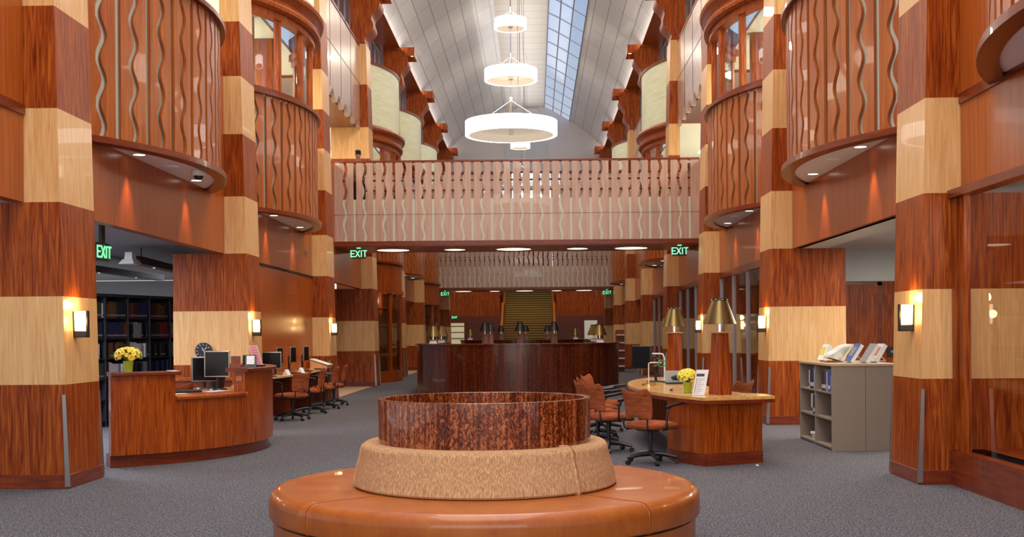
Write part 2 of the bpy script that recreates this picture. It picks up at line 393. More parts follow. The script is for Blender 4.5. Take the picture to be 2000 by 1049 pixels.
# ------------------------------------------------------------------ vaulted ceiling
vprof = [(4.30, 11.66), (4.05, 11.98), (3.72, 12.32), (3.34, 12.66), (2.9, 12.99), (2.42, 13.32), (1.95, 13.61), (1.5, 13.87), (1.04, 14.1)]
vl = [0]
for a, b in zip(vprof, vprof[1:]): vl.append(vl[-1]+math.hypot(b[0]-a[0], b[1]-a[1]))
vpan = uvmat('vault_panel', srgb(216,212,210), srgb(110,106,106), 2.2, .56, .014, .3, .0, 0, .16, .3)
vstrip = uvmat('vault_plank', srgb(244,240,234), srgb(176,172,168), 2.1, 1.0, .016, .5, 0, 0, .04)
VY0, VY1 = 21, 64
def vault(s, i0, i1, name, mt, thick=0):
    m = MB(); n = 20
    pr = vprof[i0:i1+1]; lens = vl[i0:i1+1]
    vs = []; uvs = []
    for j in range(n+1):
        y = VY0+(VY1-VY0)*j/n
        for (x, z), l in zip(pr, lens): vs.append((s*x, y, z)); uvs.append((y, l+.0))
    k = len(pr); fs = [(j*k+q, (j+1)*k+q, (j+1)*k+q+1, j*k+q+1) for j in range(n) for q in range(k-1)]
    m.add(vs, fs); o = m.build(name, mt); uv = o.data.uv_layers.new(name='UVMap')
    for lp in o.data.loops: uv.data[lp.index].uv = uvs[lp.vertex_index]
    return struct(o)
vault(-1, 0, 8, 'ceiling', vpan)
vault(1, 0, 5, 'ceiling', vpan)
vault(1, 5, 8, 'window_5', skyglass)
m = MB()
for j in range(20):
    y = VY0+j*2.2
    for q in range(5, 8):
        (xa, za), (xb, zb) = vprof[q], vprof[q+1]
        m.add([(xa, y, za-.005), (xa, y+.05, za-.005), (xb, y+.05, zb-.005), (xb, y, zb-.005), (xa, y, za-.03), (xa, y+.05, za-.03), (xb, y+.05, zb-.03), (xb, y, zb-.03)],
              [(0,1,2,3),(7,6,5,4),(0,4,5,1),(1,5,6,2),(2,6,7,3),(3,7,4,0)])
for q in range(5, 9):
    x, z = vprof[q]; m.box(x-.022, x+.022, VY0, VY1, z-.03, z)
struct(m.build('window_frame', mat('skylight_bar', srgb(150,160,175), .4, .3), smooth=False))
o = MB().add([(-1.04, VY0, 14.1), (1.04, VY0, 14.1), (1.04, VY1, 14.1), (-1.04, VY1, 14.1)], [(0,1,2,3)]).build('ceiling', vstrip, smooth=False); set_uv(o, lambda c: (c.x, c.y)); struct(o)
# far end wall with a lunette and lit clerestory windows
m = MB(); pts = [(-4.4, 10.5), (4.4, 10.5)]+[(x, z) for x, z in vprof]+[(-x, z) for x, z in vprof[::-1]]
m.prism(pts, 64.0, 64.2, 0, 'y')
m.box(-9.6, 9.6, 64.0, 64.2, 8.0-.2, 8.4); m.box(-4.4, -3.9, 64, 64.2, 8.4, 10.5); m.box(3.9, 4.4, 64, 64.2, 8.4, 10.5)
for i in range(9): x = -3.9+i*7.8/8; m.box(x-.07, x+.07, 64, 64.2, 8.4, 10.5)
m.box(-3.9, 3.9, 64, 64.2, 9.6, 9.7)
struct(m.build('wall_end', plaster, smooth=False))
pts = [(-1.25, 10.5)]+[(-1.25+.55*q, 10.5+3.5*q**.7) for q in (.2,.4,.6,.8,1)]+[(-.7+1.4, 14.0)]+[(1.25-.55*q, 10.5+3.5*q**.7) for q in (.8,.6,.4,.2)]+[(1.25, 10.5)]
struct(MB().prism(pts, 63.9, 64.0, 0, 'y').build('trim_4', mat('light_niche', srgb(205,205,205), .8)))
struct(MB().add([(-3.9,64.1,8.4),(3.9,64.1,8.4),(3.9,64.1,10.5),(-3.9,64.1,10.5)],[(0,1,2,3)]).build('window_6', clear, smooth=False))
# end zone beyond the second footbridge
struct(MB().box(-12, -1.75, 84, 84.2, 0, 7.8).box(1.75, 12, 84, 84.2, 0, 7.8).box(-1.75,1.75,90,90.2,4.4,7.8).build('wall_back', cherry))
struct(MB().box(-12, 12, 64.2, 90, 7.6, 7.8).build('ceiling', walnut))
struct(MB().box(-12, -1.75, 72.2, 84, 4.3, 4.5).box(1.75, 12, 72.2, 84, 4.3, 4.5).box(-1.75, 1.75, 82.4, 90, 4.3, 4.5).build('floor_upper', walnut))
m = MB()
for s in (-1, 1):
    m.box(*sorted((s*1.75, s*12)), 72.0, 72.2, 2.6, 5.6, 0); m.box(*sorted((s*1.75, s*12)), 72.0, 72.2, 0, 2.6, 1)
    for i in range(8): m.box(*sorted((s*(4.2+i*.35), s*(4.3+i*.35))), 71.94, 72.0, 3.75, 5.4, 2)
struct(m.build('wall_stair', [cherry, mat('deep_cherry', srgb(96,36,18), .35), slatw]))
# glazed door and lit shelves on that wall
dd = struct(MB().box(-4.95, -4.85, 71.86, 72, 0, 2.3).box(-4.0, -3.9, 71.86, 72, 0, 2.3).box(-4.85, -4.0, 71.86, 72, 2.2, 2.3).box(-4.85, -4, 71.86, 72, 0, .2).build('door_2', walnut))
MB().box(-4.85, -4.0, 71.9, 71.92, .2, 2.2).build('lit_glass', emi('lit_office', srgb(150,140,70), .6), dd)
mm = MB()
for i in range(5): mm.box(-4.84, -4.01, 71.86, 71.89, .45+i*.38, .50+i*.38)
mm.build('glazing_bars', walnut, dd)
dd = struct(MB().box(3.5, 4.3, 71.9, 72, 1.1, 2.3).build('window_7', emi('lit_window', srgb(120,116,84), .5)))
t = thing('reading_sign', 'tiny pale wall plaque beside the far glazed door', 'sign', (-5.4, 71.95, 1.2)); MB().cbox((0,0,0), (.22,.04,.9)).build('plaque', tile, t)

# ------------------------------------------------------------------ grand staircase
stair = thing('grand_staircase', 'wide carpeted staircase with wooden side rails at the far end', 'staircase', (0, 70, 0))
sm = noise_mat('stair_carpet', [(.35, srgb(92,74,34)), (.65, srgb(120,98,52))], 30, .9)
m = MB(); mn = MB()
def flight(y, z, n, run=.33, rise=.161):
    for i in range(n):
        m.box(-1.6, 1.6, y+i*run, y+(i+1)*run, 0 if z < 1 else z-.2, z+(i+1)*rise)
        mn.box(-1.6, 1.6, y+i*run-.012, y+i*run+.045, z+(i+1)*rise-.03, z+(i+1)*rise+.004)
flight(0, 0, 14); m.box(-1.6, 1.6, 14*.33, 7.4, 0, 2.254)
flight(7.4, 2.254, 14); m.box(-1.6, 1.6, 7.4+14*.33, 14, 4.4, 4.508)
m.build('steps', sm, stair); mn.build('tread_nosing', mat('nosing', srgb(190,160,110), .4), stair)
for s in (-1, 1):
    pts = [(-.4, 0), (.2, 1.15), (4.6, 3.4), (7.4, 3.4), (12.1, 5.7), (12.1, 4.4), (7.6, 2.2), (4.5, 2.2), (0, 0)]
    a, b = sorted((s*1.6, s*1.74)); MB().prism(pts, a, b, 0, 'x').build('side_wall', cherry, stair)
    MB().tube([(s*1.67, -.35, .95), (s*1.67, .2, 1.2), (s*1.67, 4.6, 3.46), (s*1.67, 7.4, 3.46), (s*1.67, 12.1, 5.76)], .09, 8).build('handrail', honey, stair)
area('stair_fill', (0, 74, 7.4), (0,0,0), 4, 6, 260, (1, .82, .5))  # added warm fill over the stairs, no fixture modelled
area('end_fill', (0, 67.5, 7.4), (0,0,0), 12, 3, 230, (1, .8, .6))  # added warm fill for the end zone

# ------------------------------------------------------------------ slatted parapets
def planks(path, L, z0, z1, thick, mats, name, parent, step=.2475, gap=.072, amp=.03, per=.56, start=None, hole=None):
    """vertical boards along a path; every second gap is wavy.  path(s)->(x,y,nx,ny) with n pointing to the hall"""
    n = int(round(L/step)); st = (L-n*step)/2
    m = MB(); rows = 34
    for i in range(n):
        sL, sR = st+i*step, st+(i+1)*step
        vs = []
        for j in range(rows+1):
            z = z0+(z1-z0)*j/rows
            wv = amp*math.sin(2*PI*(z-z0)/per)
            a = sL+gap/2+(wv if i % 2 else 0); b = sR-gap/2+(0 if i % 2 else wv)
            if i == 0: a = 0
            if i == n-1: b = L
            for q in (a, b):
                x, y, nx, ny = path(q); vs.append((x, y, z)); vs.append((x-nx*thick, y-ny*thick, z))
        fs = []
        for j in range(rows):
            o = j*4; p = o+4
            fs += [(o, o+2, p+2, p), (o+3, o+1, p+1, p+3), (o+1, o, p, p+1), (o+2, o+3, p+3, p+2)]
        e = rows*4; fs += [(0,1,3,2), (e, e+2, e+3, e+1)]
        m.add(vs, fs)
    return m.build(name, mats, parent)
def arcpath(s, yc, Rr, cx=8.32):
    ph = math.acos(3.72/4.44)
    def f(q):
        a = -ph+q/Rr; return (s*(cx-Rr*math.cos(a))-s*XS, yc+Rr*math.sin(a)-yc, -s*math.cos(a), math.sin(a))
    return f, 2*ph*Rr
def arcwall(m, s, r0, r1, z0, z1, n=28, a=None, mi=0, phs=None):
    """curved slab centred on the bay, local coords (wall plane at x=0)"""
    a = phs or math.acos(3.72/4.44)
    c = (s*(8.32-XS), 0)
    base = PI if s > 0 else 0
    m.sector(c, r0, r1, base-a, base+a, z0, z1, n, mi)
PH = math.acos(3.72/4.44)
def balcony(s, k, label, open_soffit=True):
    yc = YM(k); t = thing('curved_balcony', label, 'balcony', (s*XS, yc, 0), 0, None, 'thing')
    f, L = arcpath(s, yc, 4.40)
    planks(f, L, 3.80, 5.86, .035, slatw, 'slatted_parapet', t, gap=.082, amp=.046, per=.53)
    m = MB(); arcwall(m, s, 4.28, 4.34, 3.80, 5.84); m.build('frosted_backing', pale, t)
    m = MB(); arcwall(m, s, 4.34, 4.47, 5.86, 5.92); m.build('handrail', walnut, t)
    m = MB(); arcwall(m, s, 4.30, 4.48, 3.725, 3.80); m.build('bottom_lip', walnut, t)
    # steel pin studs
    # soffit: circular segment
    pts = []; cx = s*(8.32-XS)
    for i in range(33):
        a = -PH+2*PH*i/32; pts.append((cx-s*4.32*math.cos(a), 4.32*math.sin(a)))
    pts = [(x, y) for x, y in pts if (x < -.02 if s > 0 else x > .02)]
    pts = [(0, pts[0][1])]+pts+[(0, pts[-1][1])]
    MB().prism(pts, 3.76, 3.80).build('soffit', greyp, t)
    if open_soffit:
        for dy in (-1.25, 1.15):
            dl = MB().lathe([(0,3.752),(.075,3.752)], (-s*.16, dy), n=20).lathe([(.075,3.75),(.10,3.752),(.10,3.76)], (-s*.16, dy), n=20, m=1).build('downlight', [discw, white], t)
        MB().lathe([(0,3.745),(.09,3.745),(.10,3.76)], (-s*.22, -.2), n=20).build('speaker_disc', greyp, t)
    return t
balcony(-1, 1, 'nearest curved slatted balcony on the left, above the service desk opening')
balcony(-1, 2, 'second curved slatted balcony on the left, below a curved glazed bay')
balcony(-1, 4, 'curved slatted balcony on the left just past the footbridge', False)
balcony(-1, 5, 'small distant curved balcony on the left with a flat soffit, between two display drums')
balcony(-1, 6, 'farthest curved slatted balcony on the left, beside the far footbridge', False)
balcony(1, 0, 'curved balcony cut by the top right corner, pale round soffit')
balcony(1, 1, 'large curved slatted balcony on the right, above the grey bookcase opening')
balcony(1, 2, 'second curved slatted balcony on the right, below a curved glazed bay')
balcony(1, 4, 'distant curved slatted balcony on the right just past the footbridge')
balcony(1, 6, 'farthest curved slatted balcony on the right, beside the far footbridge')
for s in (-1, 1):
    for k in (1, 2):
        for dy in (-1.25, 1.15):
            spot('soffit_spot', (s*(XS-.15), YM(k)+dy, 3.73), 70, 58, (1, .62, .30), .7, .03)
t = thing('dome_camera', 'white dome security camera under the nearest left balcony', 'camera', (-4.12, 15.6, 3.76))
MB().lathe([(0,-.005),(.10,-.005),(.10,-.07),(.09,-.08),(0,-.08)], n=24).build('housing', white, t); MB().ball((0,0,-.085), (.065,.065,.05), 16, 8).build('dome', black, t)

# glazed curved bays with pale drums above
def drum(s, k, label, posts=True):
    t = thing('glazed_bay', label, 'curved glazed bay', (s*XS, YM(k), 0), 0, None, 'thing')
    m = MB(); arcwall(m, s, 4.22, 4.34, 5.93, 6.02); m.build('sill', walnut, t)
    c = (s*(8.32-XS), 0); base = PI if s > 0 else 0
    for j in range(6):
        a = -PH+2*PH*j/5
        m = MB(); aa = base+s*a*-1; m.sector(c, 4.22, 4.32, aa-.012, aa+.012, 5.98, 7.42, 2); m.build('post', cherry, t)
    m = MB(); arcwall(m, s, 4.235, 4.245, 5.98, 7.42); m.build('glass', clear, t)
    m = MB(); arcwall(m, s, 4.16, 4.36, 7.34, 7.50); m.build('head_rail', cherry, t)
    prof = [(4.10,7.46),(4.40,7.46),(4.46,7.50),(4.47,7.56),(4.43,7.62),(4.42,7.68),(4.47,7.74),(4.53,7.78),(4.55,7.84),(4.52,7.90),(4.44,7.94),(4.10,7.94)]
    m = MB(); m.lathe(prof, c, base-PH, base+PH, 28, 0, closed=True); m.build('wavy_cornice', cherry, t)
    m = MB(); arcwall(m, s, 4.28, 4.35, 7.94, 9.82); m.build('pale_drum', drumw, t)
    m = MB(); arcwall(m, s, 4.26, 4.38, 9.82, 9.90); m.build('drum_coping', walnut, t)
    pts = [(s*0, -2.42), (s*0, 2.42)]+[(c[0]+4.3*math.cos(base+a), 4.3*math.sin(base+a)) for a in [PH*(1-2*i/20) for i in range(21)]]
    return t
drum(-1, 2, 'nearest glazed bay on the left with wood posts and wavy cornice')
drum(-1, 4, 'tall pale drum over glazing on the left, beyond the person on the footbridge')
drum(-1, 5, 'second pale drum on the left above the footbridge')
drum(-1, 6, 'farthest small pale drum on the left')
drum(1, 2, 'nearest glazed bay on the right with wood posts and wavy cornice')
drum(1, 4, 'tall pale green drum over glazing on the right beyond the footbridge')
drum(1, 6, 'farthest small pale drum on the right')
# heavy inner piers seen through the nearest glazed bays
for s in (-1, 1):
    for dy in (-.9, .9):
        a, b = sorted((s*4.9, s*5.35)); o = MB().box(a, b, YM(2)+dy-.14, YM(2)+dy+.14, 4.49, 7.59).build('inner_pier', cherry)
        tag(o, f'wooden pier inside the {"nearer" if dy<0 else "farther"} half of the {"left" if s<0 else "right"} glazed bay', 'pier')

# curved display vitrines at floor level
def vitrine(k, label):
    s = -1; t = thing('display_vitrine', label, 'display case', (s*XS, YM(k), 0), 0, None, 'thing')
    m = MB(); arcwall(m, s, 3.9, 4.42, 0, .36); m.build('base', cherry, t)
    m = MB(); arcwall(m, s, 3.9, 4.40, 2.84, 3.72); arcwall(m, s, 4.38, 4.45, 2.80, 2.92); m.build('upper_drum', cherry, t)
    m = MB(); arcwall(m, s, 4.37, 4.38, .36, 2.84); m.build('glass', clear, t)
    c = (s*(8.32-XS), 0)
    for j in range(5):
        a = -PH+2*PH*j/4; m = MB(); m.sector(c, 4.3, 4.41, a-.02, a+.02, .36, 2.84, 2); m.build('post', cherry, t)
    for z in (.9, 1.15, 1.75, 2.3):
        m = MB(); arcwall(m, s, 3.85, 4.34, z, z+.03); m.build('shelf', cherry, t)
    MB().box(-.02, .0, -2.3, 2.3, .36, 2.84).build('back_panel', walnut, t)
    return t
vitrine(4, 'curved glass display case with shelves beside the fourth left column')
vitrine(6, 'farther curved glass display case on the left behind the round desk')
vl_ = point('vitrine_lamp', (-4.3, YM(4), 2.6), 18)

# storefronts on the right
lavm = mat('mullion_grey', srgb(150,136,140), .4, .2)
def storefront(k, n, doorend=True):
    y0, y1 = YN(k)+D, YN(k+1); m = MB()
    m.box(4.6, 4.68, y0, y1, 2.70, 2.84, 1); m.box(4.6, 4.68, y0, y1, 0, .1, 1)
    N = 4
    for i in range(N+1):
        yy = y0+(y1-y0-.07)*i/N; m.box(4.60, 4.67, yy, yy+.05, .1, 2.70, 0)
    o = struct(m.build(f'window_{n}', [lavm, walnut]))
    struct(MB().add([(4.64,y0,.1),(4.64,y1,.1),(4.64,y1,2.7),(4.64,y0,2.7)], [(0,1,2,3)]).build(f'window_{n+1}', clear, smooth=False))
    if doorend:
        dr = struct(MB().box(4.56, 4.66, y0+.1, y0+.24, 0, 2.1).box(4.56, 4.66, y0+1.1, y0+1.24, 0, 2.1).box(4.56, 4.66, y0+.24, y0+1.1, 1.96, 2.1).box(4.56, 4.66, y0+.24, y0+1.1, 0, .25).build(f'door_{n}', cherry))
        MB().box(4.52, 4.54, y0+1.0, y0+1.03, .9, 1.3).build('door_handle', chrome, dr)
storefront(2, 8); storefront(3, 12, False); storefront(4, 14, False)
# flat display case in the bay next to the camera, right
t = thing('wall_display_case', 'glass fronted wooden display case at the right edge', 'display case', (4.5, YN(0)+D, 0), 0, None, 'thing')
LY = YN(1)-(YN(0)+D)
MB().box(-.02, .3, 0, LY, 0, .34).build('base', walnut, t)
MB().box(0, .08, LY-.12, LY-.02, .34, 2.78).build('frame_post', cherry, t, bevel=.006); MB().box(0, .08, 0.02, .12, .34, 2.78).build('frame_post', cherry, t, bevel=.006)
MB().box(0.02, .08, LY-.30, LY-.16, .34, 2.84).build('inner_jamb', cherry, t)
MB().box(-.03, .12, 0, LY, 2.78, 2.86).build('lintel', walnut, t)
MB().add([(.045,.1,.34),(.045,LY-.1,.34),(.045,LY-.1,2.8),(.045,.1,2.8)], [(0,1,2,3)]).build('glass', caseglass, t, smooth=False)
MB().box(.9, .95, 0, LY, .34, 2.84).box(.1, .9, 0, LY, .30, .34).build('back_panel', cherry, t)
point('case_lamp', (5.0, 9.5, 2.6), 30, (1, .85, .65), .1)

# ------------------------------------------------------------------ footbridges
def bridge(y, label, discs, depth=2.2):
    t = thing('slatted_footbridge', label, 'footbridge', (0, y, 0), 0, None, 'thing')
    L = 9.2
    for yy, nm, sg in ((0, 'front_parapet', -1), (depth, 'rear_parapet', 1)):
        planks(lambda q: (q-4.6, yy, 0, sg), L, 3.86, 5.84, .03, slatg, nm, t, step=.2475)
        MB().box(-4.6, 4.6, yy-sg*.05-.015, yy-sg*.05+.015, 3.86, 4.92).build('frosted_panel', pale, t)
        MB().box(-4.6, 4.6, yy+min(0,sg*.004)-.0, yy+max(0,sg*.004), 4.53, 4.536).build('panel_joint', dark, t)
        MB().box(-4.6, 4.6, yy-sg*.06-.05, yy-sg*.06+.07, 5.84, 5.90).build('handrail', walnut, t, bevel=.01)
        MB().tube([(-4.6, yy-sg*.10, 5.40), (4.6, yy-sg*.10, 5.40)], .025, 8).build('grab_rail', walnut, t)
        MB().box(-4.6, 4.6, yy-sg*.02-.04, yy-sg*.02+.04, 3.74, 3.86).build('bottom_lip', walnut, t)
    MB().box(-4.6, 4.6, .1, depth-.1, 4.36, 4.48).build('deck', carpet, t)
    m = MB().box(-4.6, 4.6, .06, depth-.06, 3.72, 3.80, 0)
    for x in [-4.6+i*9.2/6 for i in range(1, 6)]: m.box(x-.006, x+.006, .06, depth-.06, 3.715, 3.72, 1)
    m.build('soffit', [panelw, dark], t)
    for x, r in discs:
        MB().lathe([(0,3.708),(r,3.708)], (x, depth/2), n=36).lathe([(r,3.704),(r+.04,3.704),(r+.04,3.72)], (x, depth/2), n=36, m=1).build('round_light', [discw, maple], t)
    return t
D5 = [(-3.26, .42), (-1.64, .27), (-.1, .45), (1.56, .27), (2.96, .42)]
bridge(29.0, 'near footbridge of wood slats with wavy gaps spanning the hall', D5)
bridge(58.4, 'far footbridge of wood slats, seen below the near one', D5)
for x, r in D5: spot('bridge_spot', (x, 30.1, 3.68), 60, 130, (1, .8, .58), 1, .3)
for x in (-3, 0, 3): spot('far_bridge_spot', (x, 59.5, 3.68), 60, 130, (1, .8, .58), 1, .3)
for y in (37, 44, 51): area('mid_hall_fill', (0, y, 13.9), (0,0,0), 1.2, 1.2, 240, (1, .86, .7))  # added warm fill below the vault for the far hall

# ------------------------------------------------------------------ pendants
linerm = mat('beige_liner', srgb(190,178,160), .7, emit=(1,.86,.70), es=.42)
def pendant(y, which):
    t = thing('tiered_ring_pendant', which, 'pendant lamp', (0, y, 0), 0, None, 'thing')
    for (r, z, h) in ((.91, 5.42, .27), (.52, 6.50, .22), (.315, 7.53, .19)):
        wv = .055*r/.91+.02
        rg = MB().lathe([(r-wv, z), (r, z), (r, z+h), (r-wv, z+h)], n=64, closed=True).build('glowing_ring', lampw, t)
        MB().lathe([(r-wv-.003, z), (r-wv-.003, z+h*.6)], n=64).build('inner_liner', linerm, rg)
        MB().lathe([(0, z+h*.55), (r-wv, z+h*.55), (r-wv, z+h*.62), (0, z+h*.62)], n=48, closed=False).build('diffuser_disc', linerm, rg)
        MB().lathe([(0,z+.02),(.05,z+.02),(.05,z+.12),(0,z+.12)], n=16).build('hub', chrome, rg)
        m = MB()
        for j in range(3):
            a = j*2*PI/3+.5; m.tube([(math.cos(a)*(r-.02), math.sin(a)*(r-.02), z+h), (0, 0, z+h+.42*(r+.1))], .006, 6)
        m.lathe([(.03, z+h+.42*(r+.1)-.02), (.03, z+h+.42*(r+.1)+.06)], n=10); m.build('suspension_wire', chrome, rg)
    MB().tube([(0,0,5.6), (0,0,14.1)], .012, 8).build('stem', chrome, t)
    MB().tube([(.14,.1,5.6), (.14,.1,14.1)], .006, 6).build('power_cord', metal, t)
    return t
pendant(YM(2), 'nearest tiered pendant of three glowing white rings in the middle')
pendant(YM(4), 'second tiered ring pendant, its small ring just above the footbridge rail')
pendant(YM(6), 'farthest tiered ring pendant, hidden low behind the footbridge slats')

# ================================================================== furniture
# ------------------------------------------------------------------ round bench
BX, BY = .085, 8.15
t = thing('circular_bench', 'large round wooden bench with beige cushioned backrest around a mahogany ring', 'bench', (BX, BY, 0), 0)
MB().lathe([(1.30,0),(1.47,0),(1.47,.245),(1.30,.245)], n=96, closed=True).build('base', honey, t)
MB().lathe([(1.30,.245),(1.455,.245),(1.455,.262),(1.30,.262)], n=96, closed=True).build('shadow_gap', dark, t)
def arcprof(pts, c, r, a0, a1, n=6):
    for i in range(n+1):
        a = a0+(a1-a0)*i/n; pts.append((c[0]+r*math.cos(a), c[1]+r*math.sin(a)))
sp = [(.80,.262)]; arcprof(sp, (1.485,.277), .015, -PI/2, 0, 3); arcprof(sp, (1.42,.37), .08, 0, PI/2, 8); sp.append((.80,.45))
for j in range(4):
    a0 = -PI/4+j*PI/2
    MB().lathe(sp, (0,0), a0+.0032, a0+PI/2-.0032, 40, closed=True).build('seat_segment', honey, t, bevel=.004)
cp = [(.70,.452),(.915,.452),(.925,.47)]; cp += [(.912,.54),(.89,.62),(.872,.68)]; arcprof(cp, (.815,.70), .055, R(15), R(95), 6); cp += [(.76,.752),(.70,.74)]
for a0, a1 in ((-46, 74), (74, 194), (194, 314)):
    MB().lathe(cp, (0,0), R(a0)+.006, R(a1)-.006, 60, closed=True).build('backrest_cushion', fabric, t, bevel=.012)
MB().lathe([(.705,.44),(.747,.44),(.747,1.05),(.744,1.053),(.708,1.053),(.705,1.05)], n=128, closed=True).build('mahogany_ring', fig, t)
MB().lathe([(0,.80),(.705,.80)], n=64).build('ring_floor', figd, t)

# ------------------------------------------------------------------ big round desks under the footbridges
def stadium_pts(r, y0, y1, n=48):
    return [(r*math.cos(PI+PI*i/n), y0+r*math.sin(PI+PI*i/n)) for i in range(n+1)]+[(r, y1), (-r, y1)]
def island(y, label, ln=4.2):
    t = thing('round_desk_island', label, 'desk', (0, y, 0), 0, None, 'thing')
    o = stadium_pts(2.55, 0, ln); i_ = stadium_pts(1.75, 0, ln)[:-2]
    def ringprism(ro, ri, z0, z1, nm, mt, closed=True):
        m = MB(); A = stadium_pts(ro, 0, ln)[:-2]+[(ro, ln)]; A = [(-ro, ln)]+A
        B = [(-ri, ln)]+stadium_pts(ri, 0, ln)[:-2]+[(ri, ln)]
        n = len(A); vs = [(x, y_, z) for z in (z0, z1) for x, y_ in A]+[(x, y_, z) for z in (z0, z1) for x, y_ in B]
        fs = []
        for q in range(n-1):
            fs += [(q, q+1, n+q+1, n+q), (2*n+q+1, 2*n+q, 3*n+q, 3*n+q+1), (n+q, n+q+1, 3*n+q+1, 3*n+q), (q+1, q, 2*n+q, 2*n+q+1)]
        fs += [(0, n, 3*n, 2*n), (n-1, 3*n-1, 4*n-1, 2*n-1)]
        return m.add(vs, fs).build(nm, mt, t)
    ringprism(2.53, 2.45, 0, 1.235, 'curved_front', figd)
    ringprism(2.57, 2.05, 1.235, 1.27, 'counter_top', figd)
    ringprism(2.44, 1.7, .72, .76, 'inner_worktop', tabletop)
    return t
island(29.0, 'huge dark mahogany curved desk standing beneath the near footbridge')
island(46.0, 'farther curved desk island mostly hidden behind the first one')

# ------------------------------------------------------------------ pedestal and short brass lamps
def brass_lamp(x, y, z, label, ped=.73, s=1.0, group=None, mt=None, dk=False):
    t = thing('shaded_desk_lamp', label, 'lamp', (x, y, z), 0, group)
    if ped > .2:
        MB().frus(-.095, .095, -.095, .095, 0, -.070, .070, -.070, .070, ped-.015).build('tapered_pedestal', mt or cherry, t, bevel=.003, rot=(0,0,R(34)))
    else:
        MB().frus(-.10, .10, -.10, .10, 0, -.07, .07, -.07, .07, ped-.015).build('tapered_pedestal', white, t)
    MB().box(-.095, .095, -.095, .095, ped-.015, ped).build('cap_plate', maple, t, rot=(0,0,R(34)))
    MB().lathe([(.03,ped),(.03,ped+.10)], n=14).lathe([(.055,ped+.10),(.055,ped+.12),(0,ped+.12)], n=14).build('stem', chrome, t)
    z0 = ped+.09; h = .27
    MB().lathe([(.195,z0),(.092,z0+h),(.088,z0+h),(.19,z0)], n=40, closed=True).build('lamp_shade', black if dk else brass, t)
    tr = MB().lathe([(.094,z0+h),(.094,z0+h+.028),(0,z0+h+.03)], n=24).build('shade_collar', black, t)
    for j in range(8):
        a = j*PI/4+.2; MB().lathe([(0,0),(.014,0),(.014,.012),(0,.012)], (.096*math.cos(a), .096*math.sin(a)), n=8).build('stud', brassb, tr, loc=(0,0,z0+h+.006))
    return t
L1 = brass_lamp(2.59, 13.42, .775, 'brass shaded lamp on a tall wooden pedestal, front of the oval desk')
L2 = brass_lamp(2.62, 18.05, .775, 'brass shaded lamp on a wooden pedestal at the rear of the oval desk')
gr = 'lamps on the far reading tables'
ped = mat('pinkish_pedestal', srgb(150,112,104), .4)
L3 = brass_lamp(-1.22, 38.0, .77, 'dark shaded lamp on far pedestal, left of the staircase', mt=ped, dk=True, group=gr)
L4 = copy_tree(L3, (-.06, 38.0, .77), label='dark shaded lamp on far pedestal, in front of the staircase middle', group=gr)
L5 = copy_tree(L3, (1.07, 38.0, .77), label='dark shaded lamp on far pedestal, at the right foot of the staircase', group=gr)
L6 = copy_tree(L3, (-1.2, 42.2, .77), label='olive lamp partly behind the dark lamp left of the stairs', group=gr)
for x, l in ((-1.15, 'left'), (.0, 'middle'), (1.0, 'right')):
    copy_tree(L3, (x, 53.5, .77), label=f'smallest far pedestal lamp, the {l} one of three by the stairs', group=gr)
gs = 'short lamps on the curved desks'
S = brass_lamp(-2.2, 29.8, 1.27, 'short lamp with pale cap plate, leftmost on the curved desk', ped=.085, group=gs)
copy_tree(S, (-2.2, 32.4, 1.27), label='short lamp just right of the leftmost one on the curved desk', group=gs)
copy_tree(S, (2.12, 30.0, 1.27), label='short brass lamp, rightmost on the curved desk', group=gs)
copy_tree(S, (2.12, 32.9, 1.27), label='short brass lamp tucked left of the rightmost one', group=gs)
copy_tree(S, (-2.25, 47.6, 1.27), label='tiny far short lamp on the left of the rear desk island', group=gs)
copy_tree(S, (2.08, 47.0, 1.27), label='tiny far short lamp on the right of the rear desk island', group=gs)
def table(y, w_, l_, label):
    t = thing('reading_table', label, 'table', (0, y, 0))
    MB().box(-w_, w_, -l_/2, l_/2, .73, .77).build('tabletop', tabletop, t)
    for a in (-w_+.1, w_-.2):
        for b in (-l_/2+.1, l_/2-.2): MB().box(a, a+.1, b, b+.1, 0, .73).build('leg', cherry, t)
table(40.0, 1.7, 5.2, 'long reading table behind the curved desk carrying pedestal lamps')
table(53.5, 1.6, 1.6, 'farther reading table near the staircase carrying small lamps')

# ------------------------------------------------------------------ oval desk on the right
t = thing('oval_reading_desk', 'large oval cherry desk with maple top, right of the bench', 'desk', (0, 0, 0))
left = [(2.30,12.78),(2.04,13.45),(1.86,14.2),(1.76,15.0),(1.72,15.75),(1.76,16.5),(1.86,17.3),(2.04,18.05),(2.30,18.72)]
right = [(3.12,18.72),(3.10,18.25),(2.86,17.7),(2.76,15.75),(2.86,13.95),(3.10,13.56),(3.15,13.08)]
top = left+[(2.72,18.9)]+right
def resample(pts, n=5):
    out = []
    for i in range(len(pts)-1):
        p0 = pts[max(i-1,0)]; p1 = pts[i]; p2 = pts[i+1]; p3 = pts[min(i+2,len(pts)-1)]
        for j in range(n):
            q = j/n
            out.append(tuple(.5*((2*p1[d])+(-p0[d]+p2[d])*q+(2*p0[d]-5*p1[d]+4*p2[d]-p3[d])*q*q+(-p0[d]+3*p1[d]-3*p2[d]+p3[d])*q**3) for d in (0,1)))
    return out+[pts[-1]]
topc = (resample(left)+[(2.72,18.86)]+resample(right))[::-1]
MB().prism(topc, .742, .776).build('desk_top', tabletop, t)
edge = topc
MB().prism(edge, .700, .742).build('edge_band', walnut, t)
